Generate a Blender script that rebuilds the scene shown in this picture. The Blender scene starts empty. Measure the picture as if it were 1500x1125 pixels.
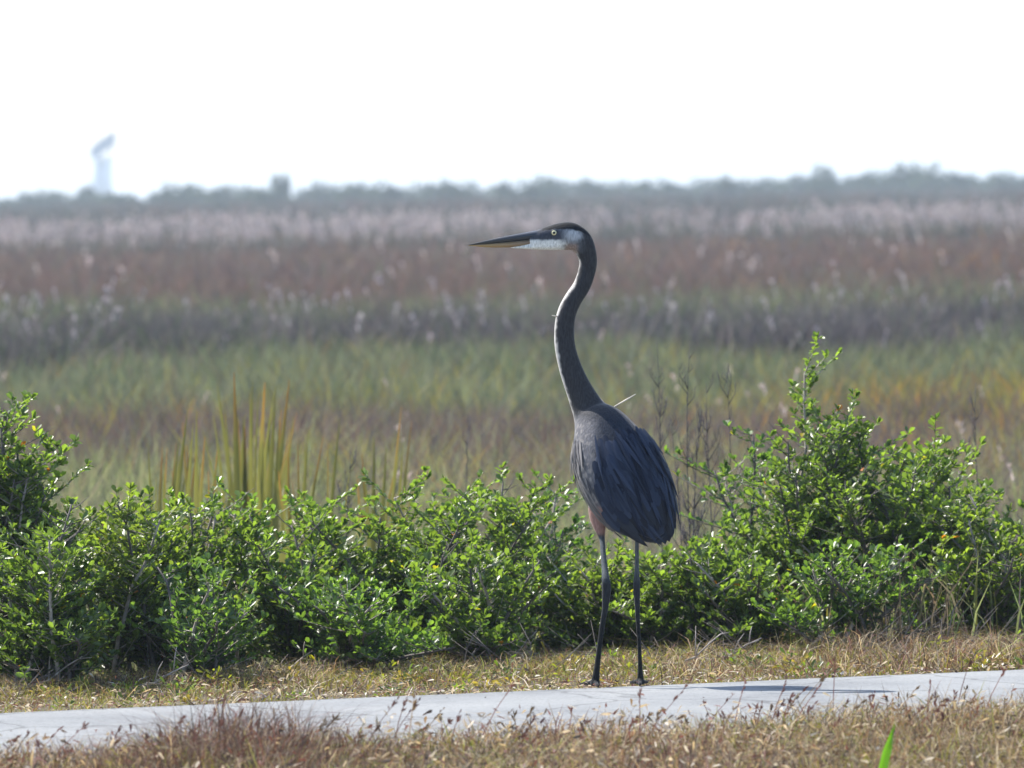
import bpy, bmesh, math, random
import numpy as np
from mathutils import Vector, Matrix, noise
from mathutils.bvhtree import BVHTree

random.seed(7)
RNG = np.random.default_rng(11)
S = bpy.context.scene
COL = S.collection

# ------------------------------------------------------------------ camera
FPX = 10920.0                      # focal length in photo pixels (1500 wide)
CAM_H, PITCH, ROLL = 1.332, 284.5 / 10920.0, 0.0158
HERON_D = 20.0
fwd = Vector((0, math.cos(PITCH), -math.sin(PITCH)))
up0 = Vector((0, math.sin(PITCH), math.cos(PITCH)))
rt0 = Vector((1, 0, 0))
RT = rt0 * math.cos(ROLL) - up0 * math.sin(ROLL)
UP = rt0 * math.sin(ROLL) + up0 * math.cos(ROLL)
CPOS = Vector((0, 0, CAM_H))
cam_data = bpy.data.cameras.new('camera')
cam_data.sensor_width = 36.0
cam_data.lens = FPX / 1500.0 * 36.0
cam_data.clip_start, cam_data.clip_end = 0.5, 20000.0
cam_data.dof.use_dof = True
cam_data.dof.focus_distance = HERON_D
cam_data.dof.aperture_fstop = 8.5
cam = bpy.data.objects.new('camera', cam_data)
COL.objects.link(cam)
M = Matrix((RT, UP, -fwd)).transposed().to_4x4()
M.translation = CPOS
cam.matrix_world = M
S.camera = cam

# ------------------------------------------------------------------ sky, sun, exposure
SUN_EL, SUN_BACK = math.radians(51), math.radians(37)     # sun on the left, somewhat behind the bird
sun_dir = Vector((-math.cos(SUN_EL) * math.cos(SUN_BACK), math.cos(SUN_EL) * math.sin(SUN_BACK), math.sin(SUN_EL)))
world = bpy.data.worlds.new('World')
S.world = world
world.use_nodes = True
nt = world.node_tree
bg = nt.nodes['Background']
sky = nt.nodes.new('ShaderNodeTexSky')
sky.sky_type = 'NISHITA'
sky.sun_disc = False
sky.sun_elevation = SUN_EL
sky.sun_rotation = math.atan2(sun_dir.x, sun_dir.y)
sky.air_density, sky.dust_density, sky.ozone_density = 1.0, 1.0, 1.5
nt.links.new(sky.outputs[0], bg.inputs[0])
bg.inputs[1].default_value = 0.15
sl = bpy.data.lights.new('sun', 'SUN')
sl.energy, sl.angle, sl.color = 5.0, math.radians(0.6), (1.0, 0.95, 0.87)
so = bpy.data.objects.new('sun', sl)
COL.objects.link(so)
so.rotation_euler = (-sun_dir).to_track_quat('-Z', 'Y').to_euler()
so.location = sun_dir * 60 + Vector((0, 20, 0))
S.view_settings.view_transform = 'Standard'
S.view_settings.look = 'None'
S.view_settings.exposure = 1.05
S.view_settings.gamma = 1.0
S.render.engine = 'CYCLES'
S.cycles.max_bounces = 6
S.cycles.transmission_bounces = 4
S.cycles.volume_bounces = 0
S.cycles.use_denoising = True


# ------------------------------------------------------------------ helpers
def P(px, py, d):
    """world point seen at photo pixel (px, py) at depth d metres"""
    return CPOS + fwd * d + RT * ((px - 750.0) / FPX * d) + UP * ((562.5 - py) / FPX * d)


def ground_hit(px, py, z=0.0):
    v = fwd + RT * ((px - 750.0) / FPX) + UP * ((562.5 - py) / FPX)
    t = (z - CAM_H) / v.z
    return CPOS + v * t


def at_ground(px, d, z=0.0):
    """point on level z at depth y=d, straight below/above photo column px at the horizon row band"""
    p = P(px, 560.0, d)
    # roll shifts columns with height: solve for the row where this depth meets z
    p0, p1 = P(px, 200, d), P(px, 1200, d)
    t = (z - p0.z) / (p1.z - p0.z)
    return p0.lerp(p1, t)


def tag(o, label=None, cat=None, group=None, kind=None):
    if label: o['label'] = label
    if cat: o['category'] = cat
    if group: o['group'] = group
    if kind: o['kind'] = kind
    return o


def link(o, parent=None):
    COL.objects.link(o)
    if parent is not None:
        o.parent = parent
        o.matrix_parent_inverse = parent.matrix_world.inverted()
    return o


def empty(name, loc):
    o = bpy.data.objects.new(name, None)
    o.empty_display_size = 0.05
    COL.objects.link(o)
    o.location = loc
    o.matrix_world = Matrix.Translation(loc)
    return o


def np_mesh(name, verts, faces_list, mat=None, cols=None, smooth=False):
    """faces_list: list of int arrays (n,k)"""
    me = bpy.data.meshes.new(name)
    verts = np.asarray(verts, dtype=np.float32)
    me.vertices.add(len(verts))
    me.vertices.foreach_set('co', verts.ravel())
    loops = np.concatenate([np.asarray(f).ravel() for f in faces_list]).astype(np.int32)
    tot = np.concatenate([np.full(len(f), np.asarray(f).shape[1]) for f in faces_list])
    start = np.concatenate([[0], np.cumsum(tot)[:-1]]).astype(np.int32)
    me.loops.add(len(loops))
    me.loops.foreach_set('vertex_index', loops)
    me.polygons.add(len(tot))
    me.polygons.foreach_set('loop_start', start)
    if smooth:
        me.polygons.foreach_set('use_smooth', np.ones(len(tot), dtype=bool))
    me.update(calc_edges=True)
    if cols is not None:
        at = me.color_attributes.new('Col', 'FLOAT_COLOR', 'POINT')
        c4 = np.ones((len(verts), 4), dtype=np.float32)
        c4[:, :3] = cols
        at.data.foreach_set('color', c4.ravel())
    if mat: me.materials.append(mat)
    return me


def bm_obj(name, bm, mat, parent=None, smooth=True):
    me = bpy.data.meshes.new(name)
    bm.normal_update()
    bm.to_mesh(me)
    bm.free()
    if smooth:
        for p in me.polygons: p.use_smooth = True
    me.materials.append(mat)
    return link(bpy.data.objects.new(name, me), parent)


def catmull(pts, n):
    """pts (k,m) -> resampled with n samples per span"""
    pts = np.asarray(pts, float)
    out = []
    k = len(pts)
    for i in range(k - 1):
        p0, p1, p2, p3 = pts[max(i - 1, 0)], pts[i], pts[i + 1], pts[min(i + 2, k - 1)]
        for j in range(n):
            t = j / n
            out.append(0.5 * ((2 * p1) + (-p0 + p2) * t + (2 * p0 - 5 * p1 + 4 * p2 - p3) * t * t + (-p0 + 3 * p1 - 3 * p2 + p3) * t ** 3))
    out.append(pts[-1])
    return np.array(out)


def tube(bm, pts, radii, seg=5, cap=True):
    pts = [Vector(p) for p in pts]
    rings = []
    ref = Vector((0.31, 0.87, 0.2)).normalized()
    for i, p in enumerate(pts):
        t = (pts[min(i + 1, len(pts) - 1)] - pts[max(i - 1, 0)])
        if t.length < 1e-9: t = Vector((0, 0, 1))
        t.normalize()
        a = t.cross(ref)
        if a.length < 1e-3: a = t.cross(Vector((1, 0, 0)))
        a.normalize()
        b = t.cross(a)
        rings.append([bm.verts.new(p + (a * math.cos(2 * math.pi * k / seg) + b * math.sin(2 * math.pi * k / seg)) * radii[i]) for k in range(seg)])
    for r0, r1 in zip(rings, rings[1:]):
        for k in range(seg):
            bm.faces.new((r0[k], r0[(k + 1) % seg], r1[(k + 1) % seg], r1[k]))
    if cap:
        bm.faces.new(rings[0][::-1])
        bm.faces.new(rings[-1])


# ------------------------------------------------------------------ materials
def new_mat(name):
    m = bpy.data.materials.new(name)
    m.use_nodes = True
    n = m.node_tree
    return m, n, n.nodes['Principled BSDF'], n.nodes['Material Output']


def noise_node(n, scale, detail=4, rough=0.6, coord='Object'):
    tc = n.nodes.new('ShaderNodeTexCoord')
    t = n.nodes.new('ShaderNodeTexNoise')
    t.inputs['Scale'].default_value = scale
    t.inputs['Detail'].default_value = detail
    t.inputs['Roughness'].default_value = rough
    n.links.new(tc.outputs[coord], t.inputs['Vector'])
    return t


def ramp(n, fac, stops):
    r = n.nodes.new('ShaderNodeValToRGB')
    els = r.color_ramp.elements
    while len(els) < len(stops): els.new(0.5)
    for e, (p, c) in zip(els, stops):
        e.position = p
        e.color = (*c, 1)
    n.links.new(fac, r.inputs[0])
    return r


def bump(n, bsdf, height, strength, dist):
    b = n.nodes.new('ShaderNodeBump')
    b.inputs['Strength'].default_value = strength
    b.inputs['Distance'].default_value = dist
    n.links.new(height, b.inputs['Height'])
    n.links.new(b.outputs[0], bsdf.inputs['Normal'])


def plant_mat(name, rough=0.6, transl=0.45, spec=0.3, tgain=(1.15, 1.25, 0.7)):
    """vertex-coloured leaf/blade: glossy front + light passing through"""
    m, n, b, out = new_mat(name)
    at = n.nodes.new('ShaderNodeAttribute')
    at.attribute_name = 'Col'
    n.links.new(at.outputs['Color'], b.inputs['Base Color'])
    b.inputs['Roughness'].default_value = rough
    b.inputs['Specular IOR Level'].default_value = spec
    tr = n.nodes.new('ShaderNodeBsdfTranslucent')
    mul = n.nodes.new('ShaderNodeMix')
    mul.data_type = 'RGBA'
    mul.blend_type = 'MULTIPLY'
    mul.inputs['Factor'].default_value = 1.0
    n.links.new(at.outputs['Color'], mul.inputs['A'])
    mul.inputs['B'].default_value = (*tgain, 1)
    n.links.new(mul.outputs['Result'], tr.inputs['Color'])
    mx = n.nodes.new('ShaderNodeMixShader')
    mx.inputs[0].default_value = transl
    n.links.new(b.outputs[0], mx.inputs[1])
    n.links.new(tr.outputs[0], mx.inputs[2])
    n.links.new(mx.outputs[0], out.inputs['Surface'])
    return m


MAT_BLADE = plant_mat('marsh_blade', 0.65, 0.5, 0.25, (1.1, 1.1, 0.95))
MAT_DRY = plant_mat('dry_blade', 0.6, 0.35, 0.3, (1.2, 1.05, 0.8))
MAT_LEAF = plant_mat('shrub_leaf', 0.36, 0.5, 0.5, (1.58, 1.8, 0.5))
MAT_PLUME = plant_mat('seed_plume', 0.7, 0.5, 0.2, (1.1, 1.05, 1.05))


def flat_mat(name, c1, c2, scale, rough=0.85, bmp=0.0, bdist=0.004, spec=0.3):
    m, n, b, out = new_mat(name)
    t = noise_node(n, scale)
    r = ramp(n, t.outputs['Fac'], [(0.3, c1), (0.7, c2)])
    n.links.new(r.outputs[0], b.inputs['Base Color'])
    b.inputs['Roughness'].default_value = rough
    b.inputs['Specular IOR Level'].default_value = spec
    if bmp: bump(n, b, t.outputs['Fac'], bmp, bdist)
    return m


MAT_BARK = flat_mat('grey_bark', (0.07, 0.06, 0.055), (0.16, 0.14, 0.13), 60)
MAT_DEAD = flat_mat('bleached_twig', (0.2, 0.17, 0.15), (0.42, 0.37, 0.33), 40)
MAT_STALK = flat_mat('weathered_stalk', (0.05, 0.042, 0.045), (0.11, 0.095, 0.1), 30)
MAT_CONC = flat_mat('tower_concrete', (0.3, 0.31, 0.33), (0.42, 0.42, 0.43), 0.7)
MAT_RAMP = flat_mat('tower_ramp_steel', (0.03, 0.07, 0.13), (0.05, 0.09, 0.15), 0.7)
MAT_WHITE = flat_mat('tower_white_paint', (0.7, 0.72, 0.74), (0.8, 0.8, 0.8), 0.7)
MAT_STONE = flat_mat('grey_stone', (0.12, 0.12, 0.13), (0.3, 0.3, 0.31), 70, bmp=0.5)


def ground_mat():
    m, n, b, out = new_mat('marsh_soil')
    t = noise_node(n, 0.35, 6)
    r = ramp(n, t.outputs['Fac'], [(0.3, (0.06, 0.05, 0.035)), (0.55, (0.1, 0.085, 0.055)), (0.75, (0.09, 0.1, 0.05))])
    t2 = noise_node(n, 45, 5, 0.7)
    r2 = ramp(n, t2.outputs['Fac'], [(0.35, (0.55, 0.5, 0.45)), (0.65, (1.5, 1.4, 1.25))])
    mx = n.nodes.new('ShaderNodeMix')
    mx.data_type, mx.blend_type = 'RGBA', 'MULTIPLY'
    mx.inputs['Factor'].default_value = 1
    n.links.new(r.outputs[0], mx.inputs['A'])
    n.links.new(r2.outputs[0], mx.inputs['B'])
    n.links.new(mx.outputs['Result'], b.inputs['Base Color'])
    b.inputs['Roughness'].default_value = 0.95
    bump(n, b, t2.outputs['Fac'], 0.6, 0.02)
    return m


def path_mat():
    m, n, b, out = new_mat('pale_asphalt')
    t = noise_node(n, 2.2, 6, 0.6)
    r = ramp(n, t.outputs['Fac'], [(0.28, (0.115, 0.12, 0.125)), (0.45, (0.16, 0.166, 0.17)), (0.72, (0.205, 0.21, 0.21))])
    v = n.nodes.new('ShaderNodeTexVoronoi')
    v.inputs['Scale'].default_value = 160
    tc = n.nodes.new('ShaderNodeTexCoord')
    n.links.new(tc.outputs['Object'], v.inputs['Vector'])
    r2 = ramp(n, v.outputs['Color'], [(0.1, (0.62, 0.62, 0.62)), (0.35, (0.98, 0.98, 0.98)), (0.9, (1.12, 1.12, 1.1))])
    mx = n.nodes.new('ShaderNodeMix')
    mx.data_type, mx.blend_type = 'RGBA', 'MULTIPLY'
    mx.inputs['Factor'].default_value = 0.8
    n.links.new(r.outputs[0], mx.inputs['A'])
    n.links.new(r2.outputs[0], mx.inputs['B'])
    n.links.new(mx.outputs['Result'], b.inputs['Base Color'])
    b.inputs['Roughness'].default_value = 0.8
    vc = n.nodes.new('ShaderNodeTexVoronoi'); vc.feature = 'DISTANCE_TO_EDGE'; vc.inputs['Scale'].default_value = 1.3
    wn = noise_node(n, 6, 4, 0.7); wa = n.nodes.new('ShaderNodeMix'); wa.data_type, wa.blend_type = 'RGBA', 'ADD'; wa.inputs['Factor'].default_value = 0.12
    n.links.new(tc.outputs['Object'], wa.inputs['A']); n.links.new(wn.outputs['Color'], wa.inputs['B']); n.links.new(wa.outputs['Result'], vc.inputs['Vector'])
    rc = ramp(n, vc.outputs['Distance'], [(0.0, (0.45, 0.43, 0.42)), (0.006, (0.6, 0.6, 0.6)), (0.014, (1, 1, 1))])
    m2 = n.nodes.new('ShaderNodeMix'); m2.data_type, m2.blend_type = 'RGBA', 'MULTIPLY'; m2.inputs['Factor'].default_value = 0.8
    n.links.new(mx.outputs['Result'], m2.inputs['A']); n.links.new(rc.outputs[0], m2.inputs['B']); n.links.new(m2.outputs['Result'], b.inputs['Base Color'])
    t3 = noise_node(n, 220, 3, 0.7)
    bump(n, b, t3.outputs['Fac'], 0.4, 0.004)
    return m


# ------------------------------------------------------------------ ground and path
E0, E1 = ground_hit(27, 1046), ground_hit(1480, 984)        # the far edge of the path
pd = (E1 - E0); pd.z = 0; pd.normalize()                    # along the path
pn = Vector((-pd.y, pd.x, 0)); E0 = E0 + pn * 0.11                               # towards the marsh
PATH_W = 2.2


def off(x, y):
    """signed distance beyond the far path edge"""
    return (x - E0.x) * pn.x + (y - E0.y) * pn.y


def gz(x, y):
    x = np.asarray(x, float); y = np.asarray(y, float)
    o = off(x, y)
    far = np.clip((o - 0.9) / 4.0, 0, 1)
    far = far * far * (3 - 2 * far)
    near = np.clip((-o - PATH_W - 0.6) / 4.0, 0, 1)
    und = 0.05 * np.sin(x * 0.6 + 1.3) * np.sin(y * 0.35 + 0.4) * far
    bank = np.clip((-o - PATH_W) / 0.35, 0, 1)
    bank = 0.06 * bank * bank * (3 - 2 * bank)
    return -0.025 - 0.36 * far + bank - 0.18 * near + und + 0.006 * np.sin(x * 9) * np.sin(y * 7 + x * 3)


ys = np.concatenate([np.linspace(-40, 10, 12, endpoint=False), np.linspace(10, 30, 90, endpoint=False), np.geomspace(30, 4500, 90)])
us = np.linspace(-1, 1, 121)
us = np.sign(us) * np.abs(us) ** 1.8
X = us[None, :] * (30 + 0.6 * np.abs(ys[:, None]))
Y = np.repeat(ys[:, None], len(us), 1)
Z = gz(X, Y)
nx = len(us)
gv = np.stack([X, Y, Z], -1).reshape(-1, 3)
ii = np.arange((len(ys) - 1) * nx).reshape(len(ys) - 1, nx)[:, :-1].ravel()
gf = np.stack([ii, ii + 1, ii + 1 + nx, ii + nx], 1)
g = link(bpy.data.objects.new('ground', np_mesh('ground', gv, [gf], ground_mat(), smooth=True)))
tag(g, kind='structure')

bm = bmesh.new()
prof = [(0.0, -0.06), (-0.012, -0.006), (-0.05, 0.0), (-PATH_W / 2, 0.004), (-PATH_W + 0.05, 0.0), (-PATH_W + 0.012, -0.006), (-PATH_W, -0.06)]
rows = []
for i in range(241):
    s = -30 + 60 * i / 240
    row = []
    for k, (o_, z_) in enumerate(prof):
        wob = 0.012 * noise.noise(Vector((s * 2.3, k * 0.1, 0))) + 0.008 * noise.noise(Vector((s * 9, 5 + k * 0.1, 0)))
        q = E0 + pd * s + pn * (o_ + (wob if k in (0, 1, 2, 4, 5, 6) else 0))
        row.append(bm.verts.new((q.x, q.y, z_)))
    rows.append(row)
for a, b_ in zip(rows, rows[1:]):
    for k in range(len(prof) - 1):
        bm.faces.new((a[k], a[k + 1], b_[k + 1], b_[k]))
tag(bm_obj('path', bm, path_mat()), kind='structure')


# ------------------------------------------------------------------ blade fields
def blade_mesh(name, base, h, w, az, lean, col, tip=None, mat=None, droop=0.0):
    """each blade: a tapered, bent strip of two pieces standing on base"""
    n = len(base)
    phi = RNG.uniform(0, 2 * np.pi, n)
    e = np.stack([np.cos(phi), np.sin(phi), np.zeros(n)], 1) * (w[:, None] * 0.5)
    L = np.stack([np.cos(az), np.sin(az), np.zeros(n)], 1) * (lean * h)[:, None]
    upv = np.zeros((n, 3)); upv[:, 2] = h
    mid = base + upv * 0.55 + L * 0.3
    tp = base + upv * (1.0 - droop * np.clip(lean, 0, 1))[:, None] + L
    v = np.empty((n, 5, 3))
    v[:, 0], v[:, 1] = base - e, base + e
    v[:, 2], v[:, 3] = mid - e * 0.85, mid + e * 0.85
    v[:, 4] = tp
    i = np.arange(n)[:, None] * 5
    q = i + np.array([[0, 1, 3, 2]])
    t = i + np.array([[2, 3, 4]])
    if tip is None: tip = col
    c = np.empty((n, 5, 3))
    c[:, 0:2] = col[:, None] * 0.95
    c[:, 2:4] = (col * 0.6 + tip * 0.4)[:, None]
    c[:, 4] = tip
    return np_mesh(name, v.reshape(-1, 3), [q, t], mat, c.reshape(-1, 3))


def snoise(x, y, seed, sx=1.0, sy=1.0):
    r = np.random.default_rng(seed)
    out = 0
    for k in range(6):
        a, b_, p, q = r.uniform(0.4, 2.2) / sx, r.uniform(0.4, 2.2) / sy, r.uniform(0, 6.28), r.uniform(0, 6.28)
        out = out + np.sin(x * a * (1 if k % 2 else -1) + y * b_ + p + np.sin(y * b_ * 0.7 + x * a * .5 + q))
    return out / 6


def mixc(cols, wts):
    """rows of colours picked at random by weights (n,k)"""
    wts = np.clip(wts, 0.0, None) + 1e-6
    cum = np.cumsum(wts / wts.sum(1, keepdims=True), 1)
    r = RNG.uniform(0, 1, (len(wts), 1))
    k = (r > cum).sum(1)
    return np.asarray(cols)[np.clip(k, 0, len(cols) - 1)]


def field(name, n_tuft, per, d0, d1, hfun, wpx, colfun, label, cat, mat=MAT_BLADE, lean=(0.1, 0.85), spread=0.1, half=0.105, keep=None, wreal=0.006, sky_lift=0.0):
    """grass-like stuff standing on the marsh between depths d0 and d1"""
    u = RNG.uniform(0, 1, n_tuft)
    d = d0 * (d1 / d0) ** u
    x = RNG.uniform(-1, 1, n_tuft) * (half * d + 0.8)
    if keep is not None:
        k = keep(x, d)
        x, d = x[k], d[k]
    d = d * (1 + 0.085 * snoise(x / d * 110, np.log(d) * 8, 97, 1.0, 1.0))
    n_tuft = len(d)
    ht = hfun(x, d) * RNG.uniform(0.7, 1.12, n_tuft)
    ct = colfun(x, d)
    idx = np.repeat(np.arange(n_tuft), per)
    N = len(idx)
    sp = spread * (1 + d[idx] / 60)
    bx = x[idx] + RNG.normal(0, 1, N) * sp
    by = d[idx] + RNG.normal(0, 1, N) * sp
    base = np.stack([bx, by, gz(bx, by) - 0.01], 1)
    h = ht[idx] * RNG.uniform(0.6, 1.1, N)
    w = np.maximum(wreal, wpx * d[idx] / FPX) * RNG.uniform(0.6, 1.3, N)
    az = RNG.uniform(0, 2 * np.pi, N)
    ln = RNG.uniform(lean[0], lean[1], N)
    c = ct[idx] * RNG.uniform(0.75, 1.25, (N, 1)) * RNG.uniform(0.93, 1.07, (N, 3))
    me = blade_mesh(name, base, h, w, az, ln, c, c * 1.1, mat)
    o = link(bpy.data.objects.new(name, me))
    return tag(o, label, cat, kind='stuff')


def px_of(x, d):
    return 750 + x / d * FPX

GREEN, PALEG, OLIVE = (0.078, 0.098, 0.06), (0.165, 0.182, 0.11), (0.23, 0.2, 0.04)
BROWN, MAROON, STRAW = (0.12, 0.09, 0.076), (0.115, 0.07, 0.066), (0.32, 0.25, 0.16)
GREYP, ORANGE, DGREEN = (0.085, 0.075, 0.085), (0.32, 0.15, 0.03), (0.045, 0.075, 0.03)


def col_near(x, d):
    px = px_of(x, d)
    nz = snoise(x, d, 3, 1.2, 1.5)
    left = np.clip((330 - px) / 120, 0, 1)
    right = np.clip((px - 700) / 200, 0, 1)
    return mixc([(0.23, 0.25, 0.12), (0.14, 0.165, 0.07), (0.15, 0.12, 0.09), STRAW, (0.12, 0.1, 0.11), (0.26, 0.23, 0.05)],
                np.stack([0.6 + 1.6 * left + 0.3 * nz, 0.4 + 0.3 * left, 0.25 + 0.9 * right - 0.5 * nz, 0.25 - 0.1 * left, 0.15 + 0.5 * right, 0.18 * (1 - left)], 1))


def col_brown(x, d):
    px = px_of(x, d)
    nz = snoise(x, d, 5, 1.5, 2.0)
    n2 = snoise(x, d, 6, 2.5, 2.0)
    right = np.clip((px - 1000) / 300, 0, 1)
    return mixc([BROWN, MAROON, GREYP, OLIVE, PALEG, ORANGE],
                np.stack([0.5 + 0 * nz, 0.35 - 0.3 * nz, 0.45 - 0.3 * n2, 0.16 + 0.5 * nz, 0.15 + 0.3 * n2, 0.02 + 0.1 * right + 0 * nz], 1))


def col_green(x, d):
    px = px_of(x, d)
    nz = snoise(x, d, 8, 2.0, 4.0)
    right = np.clip((px - 900) / 400, 0, 1)
    nearer = np.clip((52 - d) / 4, 0, 1)
    return mixc([GREEN, PALEG, BROWN, OLIVE, ORANGE],
                np.stack([0.55 + 0.2 * nz, 0.5 - 0.2 * nz, 0.15 + 0.2 * nz, 0.06 + 0.7 * nearer * (0.4 + 1.4 * right), 0.01 + 0.3 * right * nearer], 1))


def col_dark(x, d):
    nz = snoise(x, d, 9, 2.0, 4.0)
    return mixc([GREYP, (0.05, 0.045, 0.055), DGREEN, (0.2, 0.18, 0.19)], np.stack([0.7 + 0 * nz, 0.6 + 0.3 * nz, 0.2 - 0.2 * nz, 0.12 + 0 * nz], 1))


def col_gb(x, d):
    nz = snoise(x, d, 10, 3.0, 6.0)
    return mixc([GREEN, BROWN, PALEG, GREYP], np.stack([0.45 + 0.5 * nz, 0.4 - 0.3 * nz, 0.3 + 0.2 * nz, 0.2 + 0 * nz], 1))


def col_maroon(x, d):
    px = px_of(x, d)
    nz = snoise(x, d, 12, 5.0, 14.0)
    return mixc([MAROON, BROWN, GREYP, ORANGE, GREEN], np.stack([0.7 + 0.2 * nz, 0.45 - 0.2 * nz, 0.22 + 0 * nz, 0.03 * np.clip((px - 900) / 300, 0, 1), 0.06 + 0.2 * np.clip(1 - (d - 84) / 25, 0, 1)], 1))


def col_far(x, d):
    nz = snoise(x, d, 14, 9.0, 30.0)
    return mixc([(0.07, 0.06, 0.06), (0.045, 0.055, 0.045), MAROON], np.stack([0.6 + 0.2 * nz, 0.5 - 0.2 * nz, 0.25 + 0 * nz], 1))


K = lambda v: (lambda x, d: np.full(len(d), v))
field('marsh_grass', 10000, 14, 22.4, 38, lambda x, d: 0.34 + 0.01 * (d - 22.6) + 0.08 * snoise(x, d, 21, .6, .8), 3.0, col_near,
      'mixed pale green and brown marsh grass just behind the green shrubs', 'grass', spread=0.09)
field('brown_sedge', 5200, 14, 36, 46, lambda x, d: 0.48 + 0.16 * snoise(x, d, 25, .9, 1.5), 3.0, col_brown, 'band of brown and purplish sedge with olive patches beyond the near marsh grass', 'grass', spread=0.1)
field('green_rush', 6000, 14, 45.5, 66, lambda x, d: 0.48 + 0.14 * snoise(x, d, 24, 1.2, 2.0), 3.0, col_green, 'soft green band of rushes across the middle of the marsh', 'grass', spread=0.12)
field('grey_brush', 5000, 16, 65, 71.5, lambda x, d: 0.6 + 0.22 * snoise(x, d, 23, .7, 1.2), 3.2, col_dark, 'dark grey-purple band of low brush behind the green rushes', 'brush', spread=0.16, lean=(0.1, 0.9))
field('mottled_sedge', 4000, 14, 70, 86, K(0.6), 3.2, col_gb, 'mottled green and brown sedge behind the grey brush', 'grass', spread=0.14)
field('maroon_grass', 7500, 13, 84, 170, K(0.62), 3.2, col_maroon, 'wide band of reddish brown grass towards the horizon', 'grass', spread=0.16)
field('far_brush', 5000, 13, 165, 640, lambda x, d: 0.58 + 0.75 * np.clip((d - 260) / 140, 0, 1), 3.6, col_far, 'dark far brush below the tree line', 'brush', spread=0.2)


# feathery seed heads catching the light
def plumes(name, n, d0, d1, zlo, zhi, size, label, colr, hairs=16, keep=None):
    u = RNG.uniform(0, 1, n)
    d = d0 * (d1 / d0) ** u
    x = RNG.uniform(-1, 1, n) * (0.115 * d + 0.5)
    if keep is not None:
        k = keep(x, d); x, d = x[k], d[k]
    n = len(d)
    top = gz(x, d) + RNG.uniform(zlo, zhi, n)
    az0 = RNG.uniform(-0.9, 0.9, n) + np.where(RNG.uniform(0, 1, n) < 0.75, 0.0, np.pi)
    sz = size * RNG.uniform(0.55, 1.3, n) * (1 + d / 400)
    idx = np.repeat(np.arange(n), hairs)
    N = len(idx)
    t = RNG.uniform(0, 1, N)
    base = np.stack([x[idx] + np.cos(az0[idx]) * t * sz[idx] * 0.35, d[idx] + np.sin(az0[idx]) * t * sz[idx] * 0.35, top[idx] - (t - 0.5) * sz[idx] * 0.8 + t * (1 - t) * sz[idx]], 1)
    h = sz[idx] * RNG.uniform(0.15, 0.42, N) * (0.5 + t * (1 - t) * 2.5)
    w = np.maximum(0.004, 2.0 * d[idx] / FPX) * RNG.uniform(0.7, 1.3, N)
    az = az0[idx] + RNG.normal(0, 0.8, N)
    ln = RNG.uniform(0.2, 1.3, N)
    c = np.asarray(colr)[None] * RNG.uniform(0.7, 1.15, (N, 1)) * RNG.uniform(0.96, 1.04, (N, 3))
    me1 = blade_mesh(name, base, h, w, az, ln, c, c, MAT_PLUME, droop=0.5)
    o = link(bpy.data.objects.new(name, me1))
    # their stalks
    sb = np.stack([x - np.cos(az0) * sz * .1, d, gz(x, d)], 1)
    sh = top - sb[:, 2]
    sc_ = np.repeat(np.array([[0.2, 0.16, 0.12]]), n, 0)
    me2 = blade_mesh(name + '_stalk', sb, sh, np.maximum(0.003, 1.0 * d / FPX), az0, sz * .15 / np.maximum(sh, .1), sc_, sc_, MAT_DRY)
    s_ = link(bpy.data.objects.new('stalk', me2), o)
    s_['kind'] = 'stuff'
    return tag(o, label, 'seed heads', kind='stuff')


plumes('reed_plumes', 2100, 170, 265, 0.55, 0.86, 0.34, 'pale silvery band of feathery reed plumes near the horizon', (0.39, 0.345, 0.345), 12,
       keep=lambda x, d: snoise(x, d, 31, 4, 40) + RNG.uniform(-.3, .3, len(x)) > -0.35)
plumes('thicket_plumes', 210, 62, 74, 0.4, 0.8, 0.15, 'small pale seed heads scattered over the grey brush', (0.4, 0.37, 0.39), 14)
plumes('scattered_plumes', 70, 26, 55, 0.3, 0.6, 0.1, 'few whitish seed heads scattered over the near marsh', (0.6, 0.5, 0.46), 14)
plumes('maroon_plumes', 60, 80, 145, 0.5, 0.8, 0.2, 'sparse pale seed heads over the reddish brown grass', (0.6, 0.52, 0.5), 12)

# ------------------------------------------------------------------ far trees
def crown_mesh(name, seed, leafsize=0.3, n=700, squash=0.75):
    r = np.random.default_rng(seed)
    lobes = [(r.uniform(-.55, .55), r.uniform(-.55, .55), r.uniform(.35, .85), r.uniform(.28, .5)) for _ in range(9)]
    v, f, c = [], [], []
    for i in range(n):
        lx, ly, lz, lr = lobes[r.integers(len(lobes))]
        dv = r.normal(0, 1, 3); dv /= np.linalg.norm(dv)
        p = np.array([lx, ly, lz]) + dv * lr * r.uniform(0.55, 1.08)
        p[2] = max(p[2], 0.05)
        a = r.normal(0, 1, 3); a /= np.linalg.norm(a)
        b_ = np.cross(a, r.normal(0, 1, 3)); b_ /= np.linalg.norm(b_)
        s = leafsize * r.uniform(0.15, 0.42)
        k = len(v)
        v += [p - a * s, p + b_ * s * .6, p + a * s, p - b_ * s * .6]
        f.append((k, k + 1, k + 2, k + 3))
        cc = np.array([0.04, 0.058, 0.036]) * r.uniform(0.6, 1.5)
        c += [cc] * 4
    return np_mesh(name, np.array(v), [np.array(f)], MAT_BLADE, np.array(c))


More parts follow.
